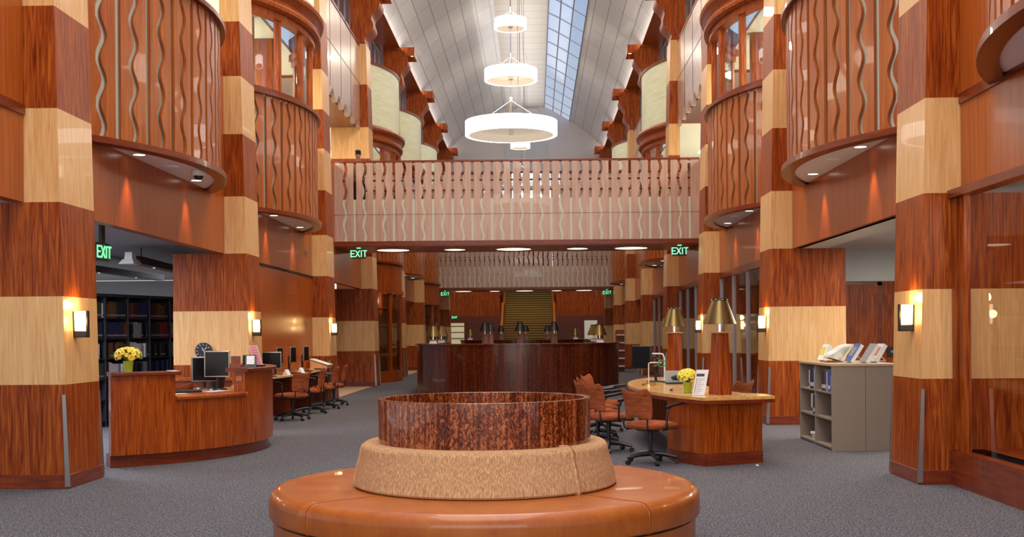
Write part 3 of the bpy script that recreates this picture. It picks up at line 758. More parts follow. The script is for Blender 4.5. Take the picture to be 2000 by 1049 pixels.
for y0, sg in ((12.90, 1), (18.62, -1)):
    b = [(2.32, y0), (3.04, y0+sg*.36), (3.02, y0+sg*.62), (2.60, y0+sg*1.0), (2.02, y0+sg*.95), (2.05, y0+sg*.52)]
    MB().prism(b if sg > 0 else b[::-1], .14, .70).build('pedestal_cabinet', deskw, t)
    MB().prism([(x+(.006 if x > 2.5 else -.006), y-sg*.008) for x, y in (b if sg > 0 else b[::-1])], 0, .14).build('plinth', walnut, t)
MB().box(2.35, 2.41, 13.8, 17.7, .06, .70).build('modesty_panel', walnut, t)
oval = t

# ------------------------------------------------------------------ office chairs
def office_chair(name, label, loc, heading, group, fab=terra, arms=True):
    t = thing(name, label, 'chair', loc, heading, group)
    def superell(u, v, n=5):
        a = u*2*PI; c, s_ = math.cos(a), math.sin(a)
        return (abs(c)**(2/n)*(1 if c > 0 else -1)*v, abs(s_)**(2/n)*(1 if s_ > 0 else -1)*v)
    m = MB(); N = 40; rings = [(.0,.488),(.5,.487),(.82,.480),(.95,.464),(1.0,.440),(.97,.415),(.88,.398),(0,.396)]
    vs = []; 
    for r_, z in rings:
        for i in range(N):
            x, y = superell(i/N, r_); fz = -.025*max(0, x-.55)/.45 if r_ > .4 else 0
            vs.append((x*.25+.03, y*.25, z+fz))
    fs = [(q*N+i, q*N+(i+1) % N, (q+1)*N+(i+1) % N, (q+1)*N+i) for q in range(len(rings)-1) for i in range(N)]
    fs = [f[::-1] for f in fs]
    m.add(vs, fs).build('seat', fab, t)
    # backrest: curved panel, wavy top edge and notch beneath
    m = MB(); nu, nv = 20, 14; front = []; back = []
    def pt(u, v, off):
        yv = (u-.5)*.46*(1-.10*(1-v)); zt = .85-.016*math.cos((u-.5)*2*PI*1.0)+.008*abs(u-.5)*2; zb = .505+.035*math.exp(-((u-.5)/.28)**2)
        rc = .05; d = min(u, 1-u)*.46
        if d < rc: zt -= (rc-math.sqrt(max(0, rc*rc-(rc-d)**2))); zb += (rc-math.sqrt(max(0, rc*rc-(rc-d)**2)))*.7
        z = zb+(zt-zb)*v; lean = -.235-.06*(z-.5)/.36-.045*math.sin((z-.5)/.36*PI)*(-1)*.6+.11*((u-.5)*2)**2*.45
        th = .022*(1-(abs(u-.5)*2)**6)*(1-(abs(v-.5)*2)**6)+.004
        return (lean+off*th, yv, z)
    for i in range(nu+1):
        for j in range(nv+1): front.append(pt(i/nu, j/nv, 1)); back.append(pt(i/nu, j/nv, -1))
    K = (nu+1)*(nv+1); fs = []
    for i in range(nu):
        for j in range(nv):
            q = (i*(nv+1)+j, (i+1)*(nv+1)+j, (i+1)*(nv+1)+j+1, i*(nv+1)+j+1); fs.append(q); fs.append(tuple(K+x for x in q[::-1]))
    for i in range(nu):
        a, b = i*(nv+1), (i+1)*(nv+1); fs += [(a, K+a, K+b, b), (b+nv, K+b+nv, K+a+nv, a+nv)]
    for j in range(nv):
        fs += [(j+1, K+j+1, K+j, j)]; a = nu*(nv+1)+j; fs += [(a, K+a, K+a+1, a+1)]
    m.add(front+back, fs).build('backrest', fab, t)
    for sy in (-1, 1):
        MB().tube([(-.08, sy*.16, .400), (-.20, sy*.18, .395), (-.235, sy*.185, .42), (-.24, sy*.19, .50), (-.245, sy*.19, .53)], .010, 8).build('back_bracket', black, t)
        if arms:
            a = MB().tube([(.0, sy*.20, .395), (.0, sy*.27, .40), (-.03, sy*.285, .44), (-.02, sy*.285, .60), (.01, sy*.283, .645), (.06, sy*.28, .665)], .013, 8).build('armrest', black, t)
            MB().tube([(-.03, sy*.282, .652), (.06, sy*.28, .672), (.30, sy*.265, .70)], .018, 8).build('arm_pad', black, a)
    MB().box(-.12, .12, -.12, .12, .375, .400).build('mechanism', black, t, bevel=.01)
    MB().lathe([(.0,.38),(.03,.38),(.03,.26),(.022,.26),(.022,.10),(0,.10)], n=14).build('gas_column', black, t)
    MB().tube([(.03,-.1,.385), (.06,-.24,.38)], .007, 6).build('height_lever', chrome, t)
    for j in range(5):
        a = j*2*PI/5+.4; c, s_ = math.cos(a), math.sin(a)
        lg = MB().tube([(0,0,.115), (c*.16, s_*.16, .105), (c*.30, s_*.30, .075)], [.034,.026,.018], 8).build('base_leg', black, t)
        MB().tube([(c*.30-s_*.022, s_*.30+c*.022, .028), (c*.30+s_*.022, s_*.30-c*.022, .028)], .028, 12).build('caster', black, lg)
    return t
gR = 'terracotta chairs around the oval desk'; gL = 'terracotta chairs along the computer counter'
ch = office_chair('office_chair', 'terracotta office chair with black arms, nearest at the oval desk', (1.76, 13.27, 0), R(40), gR)
copy_tree(ch, (1.37, 14.65, 0), R(28), 'terracotta office chair directly behind the nearest one at the oval desk', gR)
copy_tree(ch, (1.28, 15.6, 0), R(20), 'third terracotta chair from the front at the oval desk', gR)
copy_tree(ch, (1.34, 16.5, 0), R(12), 'terracotta chair, fourth along the left of the oval desk', gR)
copy_tree(ch, (1.45, 17.6, 0), R(-22), 'lighter looking terracotta chair turned aside at the desk\'s far left', gR)
copy_tree(ch, (2.99, 15.25, 0), R(138), 'terracotta chair alone on the right side of the oval desk', gR)
for i, (x, y, a, l) in enumerate(((-3.86, 20.3, 150, 'nearest terracotta chair at the left computer counter'), (-3.86, 22.0, 178, 'second terracotta chair along the left computer counter'),
        (-3.84, 23.3, 182, 'third terracotta chair along the left computer counter'), (-3.86, 24.5, 185, 'farthest terracotta chair at the left computer counter'))):
    copy_tree(ch, (x, y, 0), R(a), l, gL)

# ------------------------------------------------------------------ lettering from strokes
GLY = {'E': [((0,0),(0,1)),((0,1),(.6,1)),((0,.5),(.5,.5)),((0,0),(.6,0))], 'X': [((0,0),(.62,1)),((0,1),(.62,0))], 'I': [((.1,0),(.1,1))], 'T': [((.3,0),(.3,1)),((0,1),(.6,1))]}
def lettering(text, h, wd, dy):
    m = MB(); x = 0; adv = {'E':.8,'X':.84,'I':.4,'T':.7}
    tot = sum(adv[c] for c in text)-.2
    for c in text:
        for (a, b) in GLY[c]:
            p = Vector(((x+a[0]-tot/2)*h, dy, (a[1]-.5)*h)); q = Vector(((x+b[0]-tot/2)*h, dy, (b[1]-.5)*h)); d = q-p; L = d.length+wd*.8
            m.cbox((p+q)/2, (L, .008, wd), 0, (0, -math.atan2(d.z, d.x), 0))
        x += adv[c]
    return m
def exit_sign(loc, label, rz=0, s=1.0, arrow=False, hang=.12):
    t = thing('exit_sign', label, 'exit sign', loc, rz, 'green exit signs')
    MB().cbox((0,0,0), (.36*s,.05*s,.25*s)).build('housing', black, t, bevel=.008)
    f = lettering('EXIT', .15*s, .024*s, -.03*s); f.build('lettering', greeng, t)
    if hang: MB().box(-.05*s, .05*s, -.02, .02, .125*s, .125*s+hang).build('ceiling_mount', greeng if s > .9 and hang < .1 else black, t)
    return t
exit_sign((-4.02, 29.15, 3.56), 'green exit sign under the left end of the near footbridge', hang=.03)
exit_sign((4.10, 29.15, 3.56), 'green exit sign under the right end of the near footbridge', hang=.03)
exit_sign((-4.15, 58.7, 3.56), 'tiny green exit sign under the far footbridge, left end', hang=.03)
exit_sign((4.10, 58.7, 3.56), 'tiny green exit sign under the far footbridge, right end', hang=.03)
exit_sign((-4.6, 71.96, 2.55), 'farthest green exit sign above the distant glazed door', hang=0, s=.8)
exit_sign((-5.0, 14.4, 2.57), 'green exit sign hanging in the dark book room opening', rz=R(84), hang=.32, s=.9)

# ------------------------------------------------------------------ wall sconces
def sconce(k, s, label):
    z = 1.66; x = s*(W+LEAN*z); y = YN(k)+.27
    t = thing('wall_sconce', label, 'wall lamp', (x, y, z), 0 if s < 0 else PI, 'glowing sconces on the columns')
    MB().box(0, .012, -.045, .045, -.16, .10).build('backplate', black, t)
    MB().box(.0, .14, -.045, .045, -.165, -.10).build('bracket', black, t, bevel=.006)
    MB().box(.128, .142, -.03, .03, -.165, .105).build('outer_strap', black, t)
    MB().frus(.018, .118, -.05, .05, -.10, .012, .126, -.056, .056, .10).build('glass_shade', sconceg, t, bevel=.01)
    point('sconce_bulb', (x-s*.07, y, z+.17), 5, (1, .62, .22), .05)
    point('sconce_bulb', (x-s*.09, y-.12, z), 2.0, (1, .62, .22), .04)
for k in (1, 2, 3):
    for s in (-1, 1):
        sconce(k, s, f'glowing sconce on the {ordn[k-1]} {"left" if s < 0 else "right"} column')

# ------------------------------------------------------------------ service desk on the left
SC, SR = (-5.6, 15.2), 2.5
t = thing('service_desk', 'curved cherry service desk with raised ends on the left', 'desk', (SC[0], SC[1], 0))
A0, A1, A2, A3 = R(-61), R(-43.7), R(-17.5), R(48)
MB().sector((0,0), 2.12, 2.44, A0, A3, 0, .14, 60).build('plinth', walnut, t)
MB().sector((0,0), 2.34, 2.50, A0, A1, .14, 1.05, 12).build('raised_end', deskw, t)
MB().sector((0,0), 2.42, 2.50, A1, A2, .14, .75, 20).build('low_front', deskw, t)
MB().sector((0,0), 2.34, 2.50, A2, A3, .14, 1.05, 36).build('raised_end', deskw, t)
MB().sector((0,0), 2.22, 2.55, A0, A1+.02, 1.05, 1.09, 12).build('counter_top', walnut, t, bevel=.006)
MB().sector((0,0), 1.75, 2.53, A1, A2, .75, .79, 20).build('low_counter', deskw, t, bevel=.006)
MB().sector((0,0), 2.24, 2.55, A2-.012, A3, 1.05, 1.09, 36).build('counter_top', walnut, t, bevel=.006)
MB().sector((0,0), 1.5, 2.34, A2, A3, .72, .75, 30).build('inner_worktop', deskw, t)
r_ = 2.42; a = A2-.003; MB().cbox((0,0,0), (.08,.006,.06)).build('access_plate', mat('tan_plate', srgb(170,110,70), .4), t, loc=(r_*math.cos(a), r_*math.sin(a), .96), rot=(0,0,a))
# low credenza behind the desk
t = thing('credenza', 'low wooden credenza standing behind the service desk', 'cabinet', (-4.75, 18.2, 0))
MB().box(-.62, .62, -.25, .25, 0, .80).build('body', walnut, t); MB().box(-.65, .65, -.28, .28, .80, .84).build('top', deskw, t)

# ------------------------------------------------------------------ flower pots
petal = mat('yellow_petal', srgb(240,205,60), .5); petal2 = mat('orange_petal', srgb(240,160,50), .5); petal3 = mat('lemon_petal', srgb(235,222,70), .5)
leafm = mat('leaf_green', srgb(80,120,40), .6); potm = mat('lime_pot', srgb(166,180,50), .35); eyem = mat('flower_eye', srgb(215,150,30), .6)
def bloom_mesh(r, pm):
    m = MB(); n = 9
    for i in range(n):
        a = 2*PI*i/n; c, s_ = math.cos(a), math.sin(a); w_ = r*.34
        P = lambda d, o, z: (c*d-s_*o, s_*d+c*o, z)
        m.add([P(r*.1,0,0), P(r*.6,-w_,r*.16), P(r,-w_*.4,r*.05), P(r,w_*.4,r*.05), P(r*.6,w_,r*.16)], [(0,1,2,3,4)], 0)
    m.ball((0,0,r*.08), (r*.24,r*.24,r*.16), 8, 5, 1)
    return m
def flowers(loc, label, sc=1.0, seed=1, lemon=False):
    rnd = random.Random(seed); t = thing('flower_pot', label, 'potted flowers', loc)
    MB().lathe([(0,0),(.045,0),(.058,.122),(.060,.128),(.054,.128),(.050,.11),(0,.11)], n=28).build('pot', potm, t)
    m = MB()
    for i in range(110):
        a = rnd.uniform(0, 2*PI); el = rnd.uniform(-.35, 1.3); rr = rnd.uniform(.06, .15)*sc
        c = Vector((math.cos(a)*math.cos(el)*rr, math.sin(a)*math.cos(el)*rr, .185+math.sin(el)*rr*.62)); u = Vector((math.cos(a), math.sin(a), rnd.uniform(-.4,.6))).normalized(); v = u.orthogonal().normalized()
        L = rnd.uniform(.03, .05); m.add([c-u*L*.6, c+v*L*.35, c+u*L, c-v*L*.35], [(0,1,2,3)])
    for i in range(14):
        a = 2*PI*i/14; m.tube([(0,0,.11), (math.cos(a)*.09*sc, math.sin(a)*.09*sc, .20)], .003, 5)
    m.build('foliage', leafm, t, smooth=False)
    n = 34
    for i in range(n):
        z = 1-(i+.5)/n*1.25; rr = math.sqrt(max(0, 1-z*z)); a = i*2.39996
        d = Vector((rr*math.cos(a), rr*math.sin(a), z)); r = rnd.choice((.026, .034, .042))
        pm = rnd.choice((petal, petal, petal3) if not lemon else (petal3, petal3, petal, petal2))
        o = bloom_mesh(r, pm).build('bloom', [pm, eyem], t, smooth=False, loc=(d.x*.15*sc, d.y*.15*sc, .185+d.z*.098))
        o.rotation_euler = d.to_track_quat('Z', 'Y').to_euler()
    return t
flowers((-4.24, 13.17, 1.092), 'yellow daisies in a lime pot on the left service desk', 1.0, 3)
flowers((2.27, 13.85, .778), 'lemon yellow flowers in a lime pot on the oval desk', .82, 5, True)

# ------------------------------------------------------------------ monitors
screen = mat('dark_screen', (.006,.006,.008), .2, spec=.25)
def monitor(loc, rz, label, w_=.42, h=.34, lift=.14, group=None, frame=None, angled=False):
    t = thing('computer_monitor', label, 'monitor', loc, rz, group)
    z = lift+h/2
    MB().cbox((0,0,z), (w_,.035,h)).build('casing', frame or metal, t, bevel=.006)
    MB().cbox((0,-.019,z), (w_-.028,.003,h-.03)).build('screen', screen, t)
    MB().tube([(0,.03,z), (0,.07,z-.04), (0,.07,.02)], .022, 8).build('stand_neck', black, t)
    MB().lathe([(0,0),(.12,0),(.11,.018),(0,.02)], (0,.05), n=24).build('stand_base', black, t)
    return t
monitor((-3.72, 15.0, .792), R(6), 'larger black monitor facing front on the low service counter', .33, .345, .17)
monitor((-3.98, 15.35, .792), R(26), 'black monitor turned aside, left one on the service counter', .36, .33, .10)
monitor((-4.25, 20.25, .772), R(6), 'black monitor at the near end of the computer counter, behind the pink notice', .42, .30, .14)
gm = 'monitors along the left computer counter'
M0 = monitor((-4.36, 21.5, .772), R(88), 'nearest silver edged monitor on the left computer counter', .42, .31, .19, gm)
copy_tree(M0, (-4.37, 22.75, .772), R(88), 'second silver edged monitor on the left computer counter')
copy_tree(M0, (-4.38, 24.1, .772), R(88), 'third silver edged monitor beside the tilted paper')
t = thing('tilted_document', 'pink printed notice leaning on the raised service desk', 'notice', (-3.22, 15.2, 1.092), R(-4))
MB().add([(-.06,-.0,.0),(.06,-.0,0),(-.05,.09,.28),(-.17,.09,.28)],[(0,1,2,3)]).add([(-.06,.006,.0),(.06,.006,0),(-.05,.096,.28),(-.17,.096,.28)],[(3,2,1,0)]).build('page', mat('pink_paper', srgb(228,160,160), .7), t, smooth=False)
m = MB()
for i in range(11): q = .06+i*.085; x = -.11*q; m.add([(x-.045,.09*q-.003,.28*q),(x+.045,.09*q-.003,.28*q),(x+.042,.09*q,.28*q+.008),(x-.048,.09*q,.28*q+.008)],[(0,1,2,3)])
m.build('printed_lines', mat('red_print', srgb(170,80,90), .7), t, smooth=False)
MB().cbox((-.0,.03,.012), (.13,.10,.02)).build('foot', black, t)
t = thing('desk_phone', 'grey desk phone on the raised service desk end', 'telephone', (-3.26, 14.93, 1.092), R(10))
MB().prism([(-.08,0),(.07,0),(.03,.15),(-.0,.16)], -.07, .07, 0, 'x').build('body', black, t); MB().cbox((.0,-.045,.09), (.10,.012,.12), rot=(R(-24),0,0)).build('keypad', white, t)
MB().tube([(-.085,-.03,.04), (-.085,.0,.10), (-.085,.03,.15)], .018, 8).build('handset', black, t)
t = thing('photo_frame', 'small dark picture frame left of the desk phone', 'picture frame', (-3.36, 14.56, 1.092), R(12))
MB().cbox((0,0,.075), (.12,.02,.15), rot=(R(-8),0,0)).build('frame', walnut, t); MB().cbox((0,-.011,.06), (.08,.004,.06), rot=(R(-8),0,0)).build('photo', terra, t)
t = thing('keyboard', 'black keyboard on the low service counter', 'keyboard', (-4.0, 14.45, .792), R(30))
MB().cbox((0,0,.012), (.44,.16,.022)).build('body', black, t, bevel=.005); m = MB()
for i in range(14):
    for j in range(5): m.cbox((-.2+i*.031, -.06+j*.03, .026), (.025,.024,.008))
m.build('keys', mat('key_black', (.03,.03,.033), .5), t)
t = thing('paper_sheet', 'white papers on the low counter under the black monitors', 'paper', (-3.62, 14.62, .793), R(62)); MB().cbox((0,0,.004), (.3,.14,.008)).build('sheets', white, t)
t = thing('keyboard_tray', 'pale mat at the left end of the low service counter', 'mat', (-3.98, 14.0, .792), R(35)); MB().cbox((0,0,.003), (.3,.1,.006)).build('mat_pad', cream, t)
t = thing('tape_dispenser', 'yellow tape dispenser beside the larger black monitor', 'tape dispenser', (-3.42, 14.75, .792), R(10))
MB().prism([(-.06,0),(.06,0),(.05,.04),(.0,.09),(-.05,.07)], -.025, .025, 0, 'y').build('body', mat('amber_plastic', srgb(230,160,40), .4), t); MB().tube([(0,-.03,.05),(0,.03,.05)], .03, 14).build('roll', white, t)
t = thing('waste_bin', 'black bin shape behind the low service counter', 'bin', (-3.98, 15.9, .76)); MB().lathe([(0,0),(.10,0),(.13,.24),(.12,.24),(.095,.01)], n=24).build('body', black, t)
copy_tree(ch, (-4.5, 15.6, 0), R(120), 'reddish chair back behind the low service counter', 'staff chairs')
# wall clock
t = thing('wall_clock', 'round black clock on the pale band behind the service desk', 'clock', (-4.95, YN(2)-.005, 1.26))
MB().tube([(0,0,0),(0,-.035,0)], .135, 40).build('case', black, t)
m = MB()
for i in range(12):
    a = i*PI/6; m.cbox((.105*math.cos(a), -.038, .105*math.sin(a)), (.03,.004,.006), rot=(0,-a,0))
m.build('hour_marks', white, t); MB().cbox((.03,-.041,.03), (.09,.003,.007), rot=(0,R(-45),0)).build('hand', white, t); MB().cbox((-.01,-.041,.03), (.06,.003,.008), rot=(0,R(-110),0)).build('hand', white, t)

# ------------------------------------------------------------------ computer counter bay 2-3 left
t = thing('computer_counter', 'curved maple computer counter along the left wall', 'desk', (-4.6, YM(2), 0))
pts = [(0.02, -3.2)]+[(.12+.45*math.cos(a)**.6 if math.cos(a) > 0 else .12, 3.2*math.sin(a)) for a in [R(-88+176*i/24) for i in range(25)]]+[(.02, 3.2)]
MB().prism(pts, .735, .77).build('counter_top', tabletop, t, bevel=.004)
MB().box(.02, .08, -3.1, 3.1, 0, .735).build('back_board', walnut, t)
for y in (-3.0, -1, 1, 3.0): MB().box(.08, .40, y-.02, y+.02, 0, .735).build('support_panel', walnut, t)
t = thing('slanted_book_rest', 'cream papers on a wooden slant at the counter\'s far end', 'book rest', (-4.33, 25.5, .772), R(-6))
MB().prism([(-.18,0),(.20,0),(.20,.05),(-.18,.17)], -.2, .2, 0, 'y').build('wedge', maple, t)
MB().cbox((.02,0,.135), (.44,.36,.018), rot=(0,R(17),0)).build('paper', whitew, t)
for i, (y, x, l) in enumerate(((21.2, -4.15, 'nearest small white card on the computer counter'), (22.4, -4.13, 'small white tent card between two counter monitors'))):
    t = thing('tent_card', l, 'card', (x, y, .772), R(70)); MB().prism([(-.05,0),(.05,0),(.0,.10)], -.06, .06, 0, 'x').build('card', white, t)
for i, y in enumerate((21.9, 23.2, 24.5)):
    t = thing('counter_keyboard', f'black keyboard in front of the {["nearest","second","third"][i]} counter monitor', 'keyboard', (-4.16, y, .772), R(88)); MB().cbox((0,0,.012), (.42,.15,.02)).build('body', black, t, bevel=.004)
for y, z, l in ((25.35, 3.30, 'upper'), (25.35, 1.73, 'lower')):
    t = thing('wall_control', f'{l} small switch plate on the left panelled wall', 'switch plate', (-4.6, y, z))
    MB().box(0, .015, -.16, .16, -.06, .06).build('plate', mat('bronze_plate', srgb(150,120,90), .4), t); MB().box(.015, .02, -.10, .0, -.035, .035).build('button', black, t)

# ------------------------------------------------------------------ oval desk accessories
t = thing('computer_monitor', 'black monitor on a jointed arm at the oval desk', 'monitor', (2.22, 17.0, .778))
MB().cbox((-.21,0,.36), (.40,.03,.34), rot=(0,0,R(-52))).build('casing', black, t, bevel=.008)
MB().cbox((-.222,-.010,.36), (.375,.003,.31), rot=(0,0,R(-52))).build('screen', screen, t)
MB().tube([(.0,.0,0), (-.02,.0,.22), (.08,.02,.28), (-.0,.05,.36), (-.18,.02,.36)], .02, 8).build('jointed_arm', black, t)
MB().lathe([(0,0),(.14,0),(.13,.015),(0,.018)], n=24).build('base', black, t)
t = thing('task_lamp', 'slim brass task lamp with round base on the oval desk', 'lamp', (1.99, 15.75, .778))
MB().lathe([(0,0),(.098,0),(.098,.022),(.06,.03),(0,.032)], n=36).build('round_base', brassb, t)
MB().tube([(-.0,0,.03), (-.0,0,.30), (.015,0,.312), (.03,0,.315), (.15,0,.315)], .008, 8).build('stem', mat('cream_metal', srgb(225,205,180), .3), t)
MB().ball((.16,0,.315), (.02,.02,.014), 10, 6).build('head', brassb, t)
t = thing('task_lamp', 'taller white angled arm lamp behind the oval desk monitor', 'lamp', (2.36, 17.15, .778))
MB().tube([(0,0,0), (.0,0,.34), (-.02,0,.40), (-.06,0,.41), (-.18,0,.41)], .012, 8).build('stem', white, t); MB().lathe([(0,0),(.08,0),(.07,.015),(0,.016)], n=20).build('foot', white, t)
t = thing('coiled_cord', 'bright green coiled cord hooked on the slim lamp', 'cord', (2.17, 15.75, 1.08))
MB().tube([(.055*math.cos(a)*(1+.15*math.sin(a*3.3)), .012*math.sin(a*1.7), .045*math.sin(a)) for a in [i*.3 for i in range(66)]], .005, 6).build('coil', mat('green_cord', srgb(30,150,80), .4), t)
t = thing('slatwall_laptop_stand', 'pale grey screen back with a black emblem on the oval desk', 'laptop', (2.42, 16.4, .778), R(6))
MB().cbox((0,0,.09), (.28,.02,.18), rot=(R(-10),0,0)).build('lid', mat('silver_plastic', srgb(165,165,160), .4), t, bevel=.006); MB().cbox((0,-.12,.01), (.28,.2,.02)).build('keyboard_deck', black, t)
MB().ball((.03,-.035,.085), (.09,.012,.035), 14, 8).build('black_mark', black, t)
t = thing('desk_cable', 'black cable lying on the oval desk behind the flowers', 'cable', (2.15, 16.6, .778)); MB().tube([(0,0,.006),(.06,.05,.02),(.14,.0,.006),(.2,-.05,.008),(.28,0,.03),(.30,.02,.006)], .007, 6).build('wire', black, t)
t = thing('binder_clip', 'tiny black clip on the maple desk top left of the flowers', 'clip', (2.13, 14.35, .778), .4); MB().prism([(-.02,0),(.02,0),(0,.02)], -.02, .02, 0, 'y').build('clip_body', black, t); MB().tube([(0,0,.02),(.03,0,.03)], .003, 5).build('clip_wire', black, t)
t = thing('information_sign', 'white slanted information card with dark heading on the oval desk', 'sign', (2.31, 13.28, .778), R(-6))
def slab(x0, x1, z0, z1, off, sk=.055):
    f = lambda x, z: (x+sk*z/.29, .06*z/.29+off, z)
    return MB().add([f(x0,z0), f(x1,z0), f(x1,z1), f(x0,z1)]+[tuple(Vector(f(x,z))+Vector((0,.012,0))) for x, z in ((x0,z0),(x1,z0),(x1,z1),(x0,z1))], [(0,1,2,3),(7,6,5,4),(0,4,5,1),(1,5,6,2),(2,6,7,3),(3,7,4,0)])
slab(-.065, .075, 0, .29, 0).build('card', white, t, smooth=False)
slab(-.055, .035, .215, .245, -.004).build('heading_band', mat('charcoal_ink', srgb(60,58,58), .6), t, smooth=False)
m = MB()
for i in range(9):
    z = .02+i*.02; mm_ = slab(-.05, -.038, z, z+.011, -.003); m.add(mm_.v, mm_.f); mm_ = slab(-.028, .005+.02*((i*7) % 3), z+.003, z+.006, -.003); m.add(mm_.v, mm_.f)
m.build('printed_list', mat('grey_ink', srgb(110,110,115), .6), t, smooth=False)
MB().box(-.06, .07, .0, .09, 0, .008).build('foot', white, t)
t = thing('floor_outlet', 'tiny chrome floor outlet by the oval desk corner', 'outlet', (2.92, 12.95, 0)); MB().cbox((0,0,.008), (.03,.02,.016)).build('plug', white, t)

# ------------------------------------------------------------------ grey bookcase with books
GX, GY = 4.15, 14.5
t = thing('low_bookcase', 'taupe double sided low bookcase standing in the right opening', 'bookcase', (GX, GY, 0))
m = MB()
MB().box(0, .42, 0, .018, .0, 1.06).build('end_panel', gshelf, t); MB().box(.425, .85, 0, .018, 0, 1.06).build('end_panel', gshelf, t)
MB().box(0, .84, 1.71, 1.73, 0, 1.06).build('end_panel', gshelf, t)
MB().box(0, .42, .85, .875, 0, 1.06).build('divider', gshelf, t); MB().box(.41, .43, .018, 1.71, 0, 1.06).build('centre_panel', gshelf, t)
MB().box(-.01, .86, -.01, 1.74, 1.06, 1.09).build('top', mat('tan_laminate', srgb(176,150,116), .45), t, bevel=.003)
for z in (.05, .40, .735):
    for y0, y1 in ((.018, .85), (.875, 1.71)): MB().box(.0, .41, y0, y1, z-.022, z).build('shelf', gshelf, t)
MB().box(.02, .41, .018, 1.71, 0, .028).build('kick_board', gshelf, t)
def book(loc, rz, th, h, d, col, label, group=None, band=None, rot=None):
    """upright book: spine towards -x local"""
    t = thing('book', label, 'book', loc, rz, group)
    MB().box(0, d, 0, th, 0, h).build('cover', col, t)
    MB().box(.004, d+.002, .004, th-.004, .004, h+.001).build('pages', whitew, t)
    if band: MB().box(-.001, .0, th*.15, th*.85, h*.12, h*.3).build('spine_label', band, t)
    if rot: t.rotation_euler = rot
    return t
bcols = {n: mat(n+'_book_cover', srgb(*c), .5) for n, c in {'navy': (30,42,78), 'blue': (48,80,160), 'black': (34,36,42), 'white': (205,205,205), 'red': (120,40,34), 'teal': (30,70,84), 'grey': (130,132,136), 'maroon': (74,26,30), 'green': (46,66,50), 'brown': (96,66,44)}.items()}
wordn = ['first', 'second', 'third', 'fourth', 'fifth', 'sixth', 'seventh', 'eighth', 'ninth']
def shelf_books(y0, z, spec, where):
    y = y0
    for i, (c, th, h) in enumerate(spec):
        book((GX+.012, y, z), 0, th, h, .22, bcols[c], f'{c} book, {wordn[i]} from the near end of the {where}', 'books in the taupe bookcase', bcols['white'] if c not in ('white','grey') else bcols['navy'])
        y += th+.0015
shelf_books(.03+GY, .736, [('grey',.07,.20),('blue',.12,.26),('blue',.03,.27),('white',.04,.25),('brown',.035,.27),('red',.035,.26),('teal',.05,.27),('black',.06,.27),('black',.06,.26)], 'near section\'s top shelf')
shelf_books(.885+GY, .736, [('white',.06,.27),('blue',.04,.29),('navy',.06,.27),('black',.09,.27),('navy',.05,.25),('white',.05,.24)], 'far section\'s top shelf')
shelf_books(.885+GY, .401, [('navy',.05,.22),('black',.08,.26),('grey',.05,.25),('white',.05,.26)], 'far section\'s middle shelf')
for i, (c, n_) in enumerate((('white','bottom'),('navy','middle'),('white','top'))):
    t = thing('book', f'{c} book lying flat, {n_} of the stack on the lowest shelf', 'book', (GX+.04, GY+.90, .051+i*.034), R(3*i), 'books in the taupe bookcase')
    MB().box(0, .2, 0, .28, 0, .032).build('cover', bcols[c], t); MB().box(-.002, .198, -.002, .27, .005, .027).build('pages', whitew, t)
# displayed books on top
def prop_book(x, y, rz, w_, h, th, cov, label, tilt=28, band=None):
    t = thing('displayed_book', label, 'book', (x, y, 1.108), rz, 'books displayed on the bookcase top')
    a = R(tilt); M = Matrix.Rotation(-a, 4, 'X')
    o = MB().box(-w_/2, w_/2, 0, th, 0, h).build('page_block', whitew, t, bevel=.003, rot=(-a,0,0), loc=(0,0,.004))
    MB().box(-w_/2-.002, w_/2+.002, -.004, 0, 0, h+.002).build('front_cover', cov, t, rot=(-a,0,0), loc=(0,0,.004))
    if band: MB().box(-w_/2+.01, w_/2-.03, -.006, -.004, h*.3, h*.8).build('cover_picture', band, t, rot=(-a,0,0), loc=(0,0,.004))
    m = MB().tube([(0, th+.02, h*.6*math.cos(a)), (0, h*.75, .004)], .004, 6).tube([(0,-.01,.003),(0,h*.75,.003)], .004, 6)
    m.build('wire_stand', white, t)
    return t
prop_book(4.33, 15.8, R(-78), .16, .23, .06, whitew, 'white book with a yellow cover band, leftmost on the bookcase', 24, mat('yellow_cover', srgb(220,200,90), .5))
prop_book(4.50, 15.05, R(-80), .16, .27, .05, bcols['blue'], 'upright book with blue photo cover in the middle of the bookcase top', 34, mat('photo_cover', srgb(120,130,130), .5))
prop_book(4.62, 14.80, R(-80), .17, .27, .05, bcols['grey'], 'white paged book standing right of the blue photo one', 34)
prop_book(4.81, 15.05, R(-78), .18, .26, .05, bcols['white'], 'book with pinkish cover, rightmost on the bookcase top', 32, mat('pink_cover', srgb(180,110,110), .5))
t = thing('open_book', 'large open book with fanned cream pages on the bookcase top', 'book', (4.47, 15.4, 1.096), R(8))
m = MB()
for i in range(24):
    q = i/23; a = R(164-q*111); L = .185*(1-q)+.27*q-.10*math.sin(q*PI)*.8
    c, s_ = math.cos(a), math.sin(a)
    m.add([(0,-.12,.012),(0,.12,.012),(L*c,.12,.012+L*s_),(L*c,-.12,.012+L*s_),(.002,-.12,.018),(.002,.12,.018),(L*c+.008,.12,.018+L*s_),(L*c+.008,-.12,.018+L*s_)], [(0,1,2,3),(7,6,5,4),(0,3,7,4),(3,2,6,7),(2,1,5,6)])
m.build('fanned_pages', whitew, t, smooth=False); MB().cbox((.075,0,.115), (.28,.25,.025), rot=(0,R(-53),0)).build('back_cover', cream, t); MB().box(-.2, .02, -.13, .13, 0, .012).build('front_cover', terra, t)
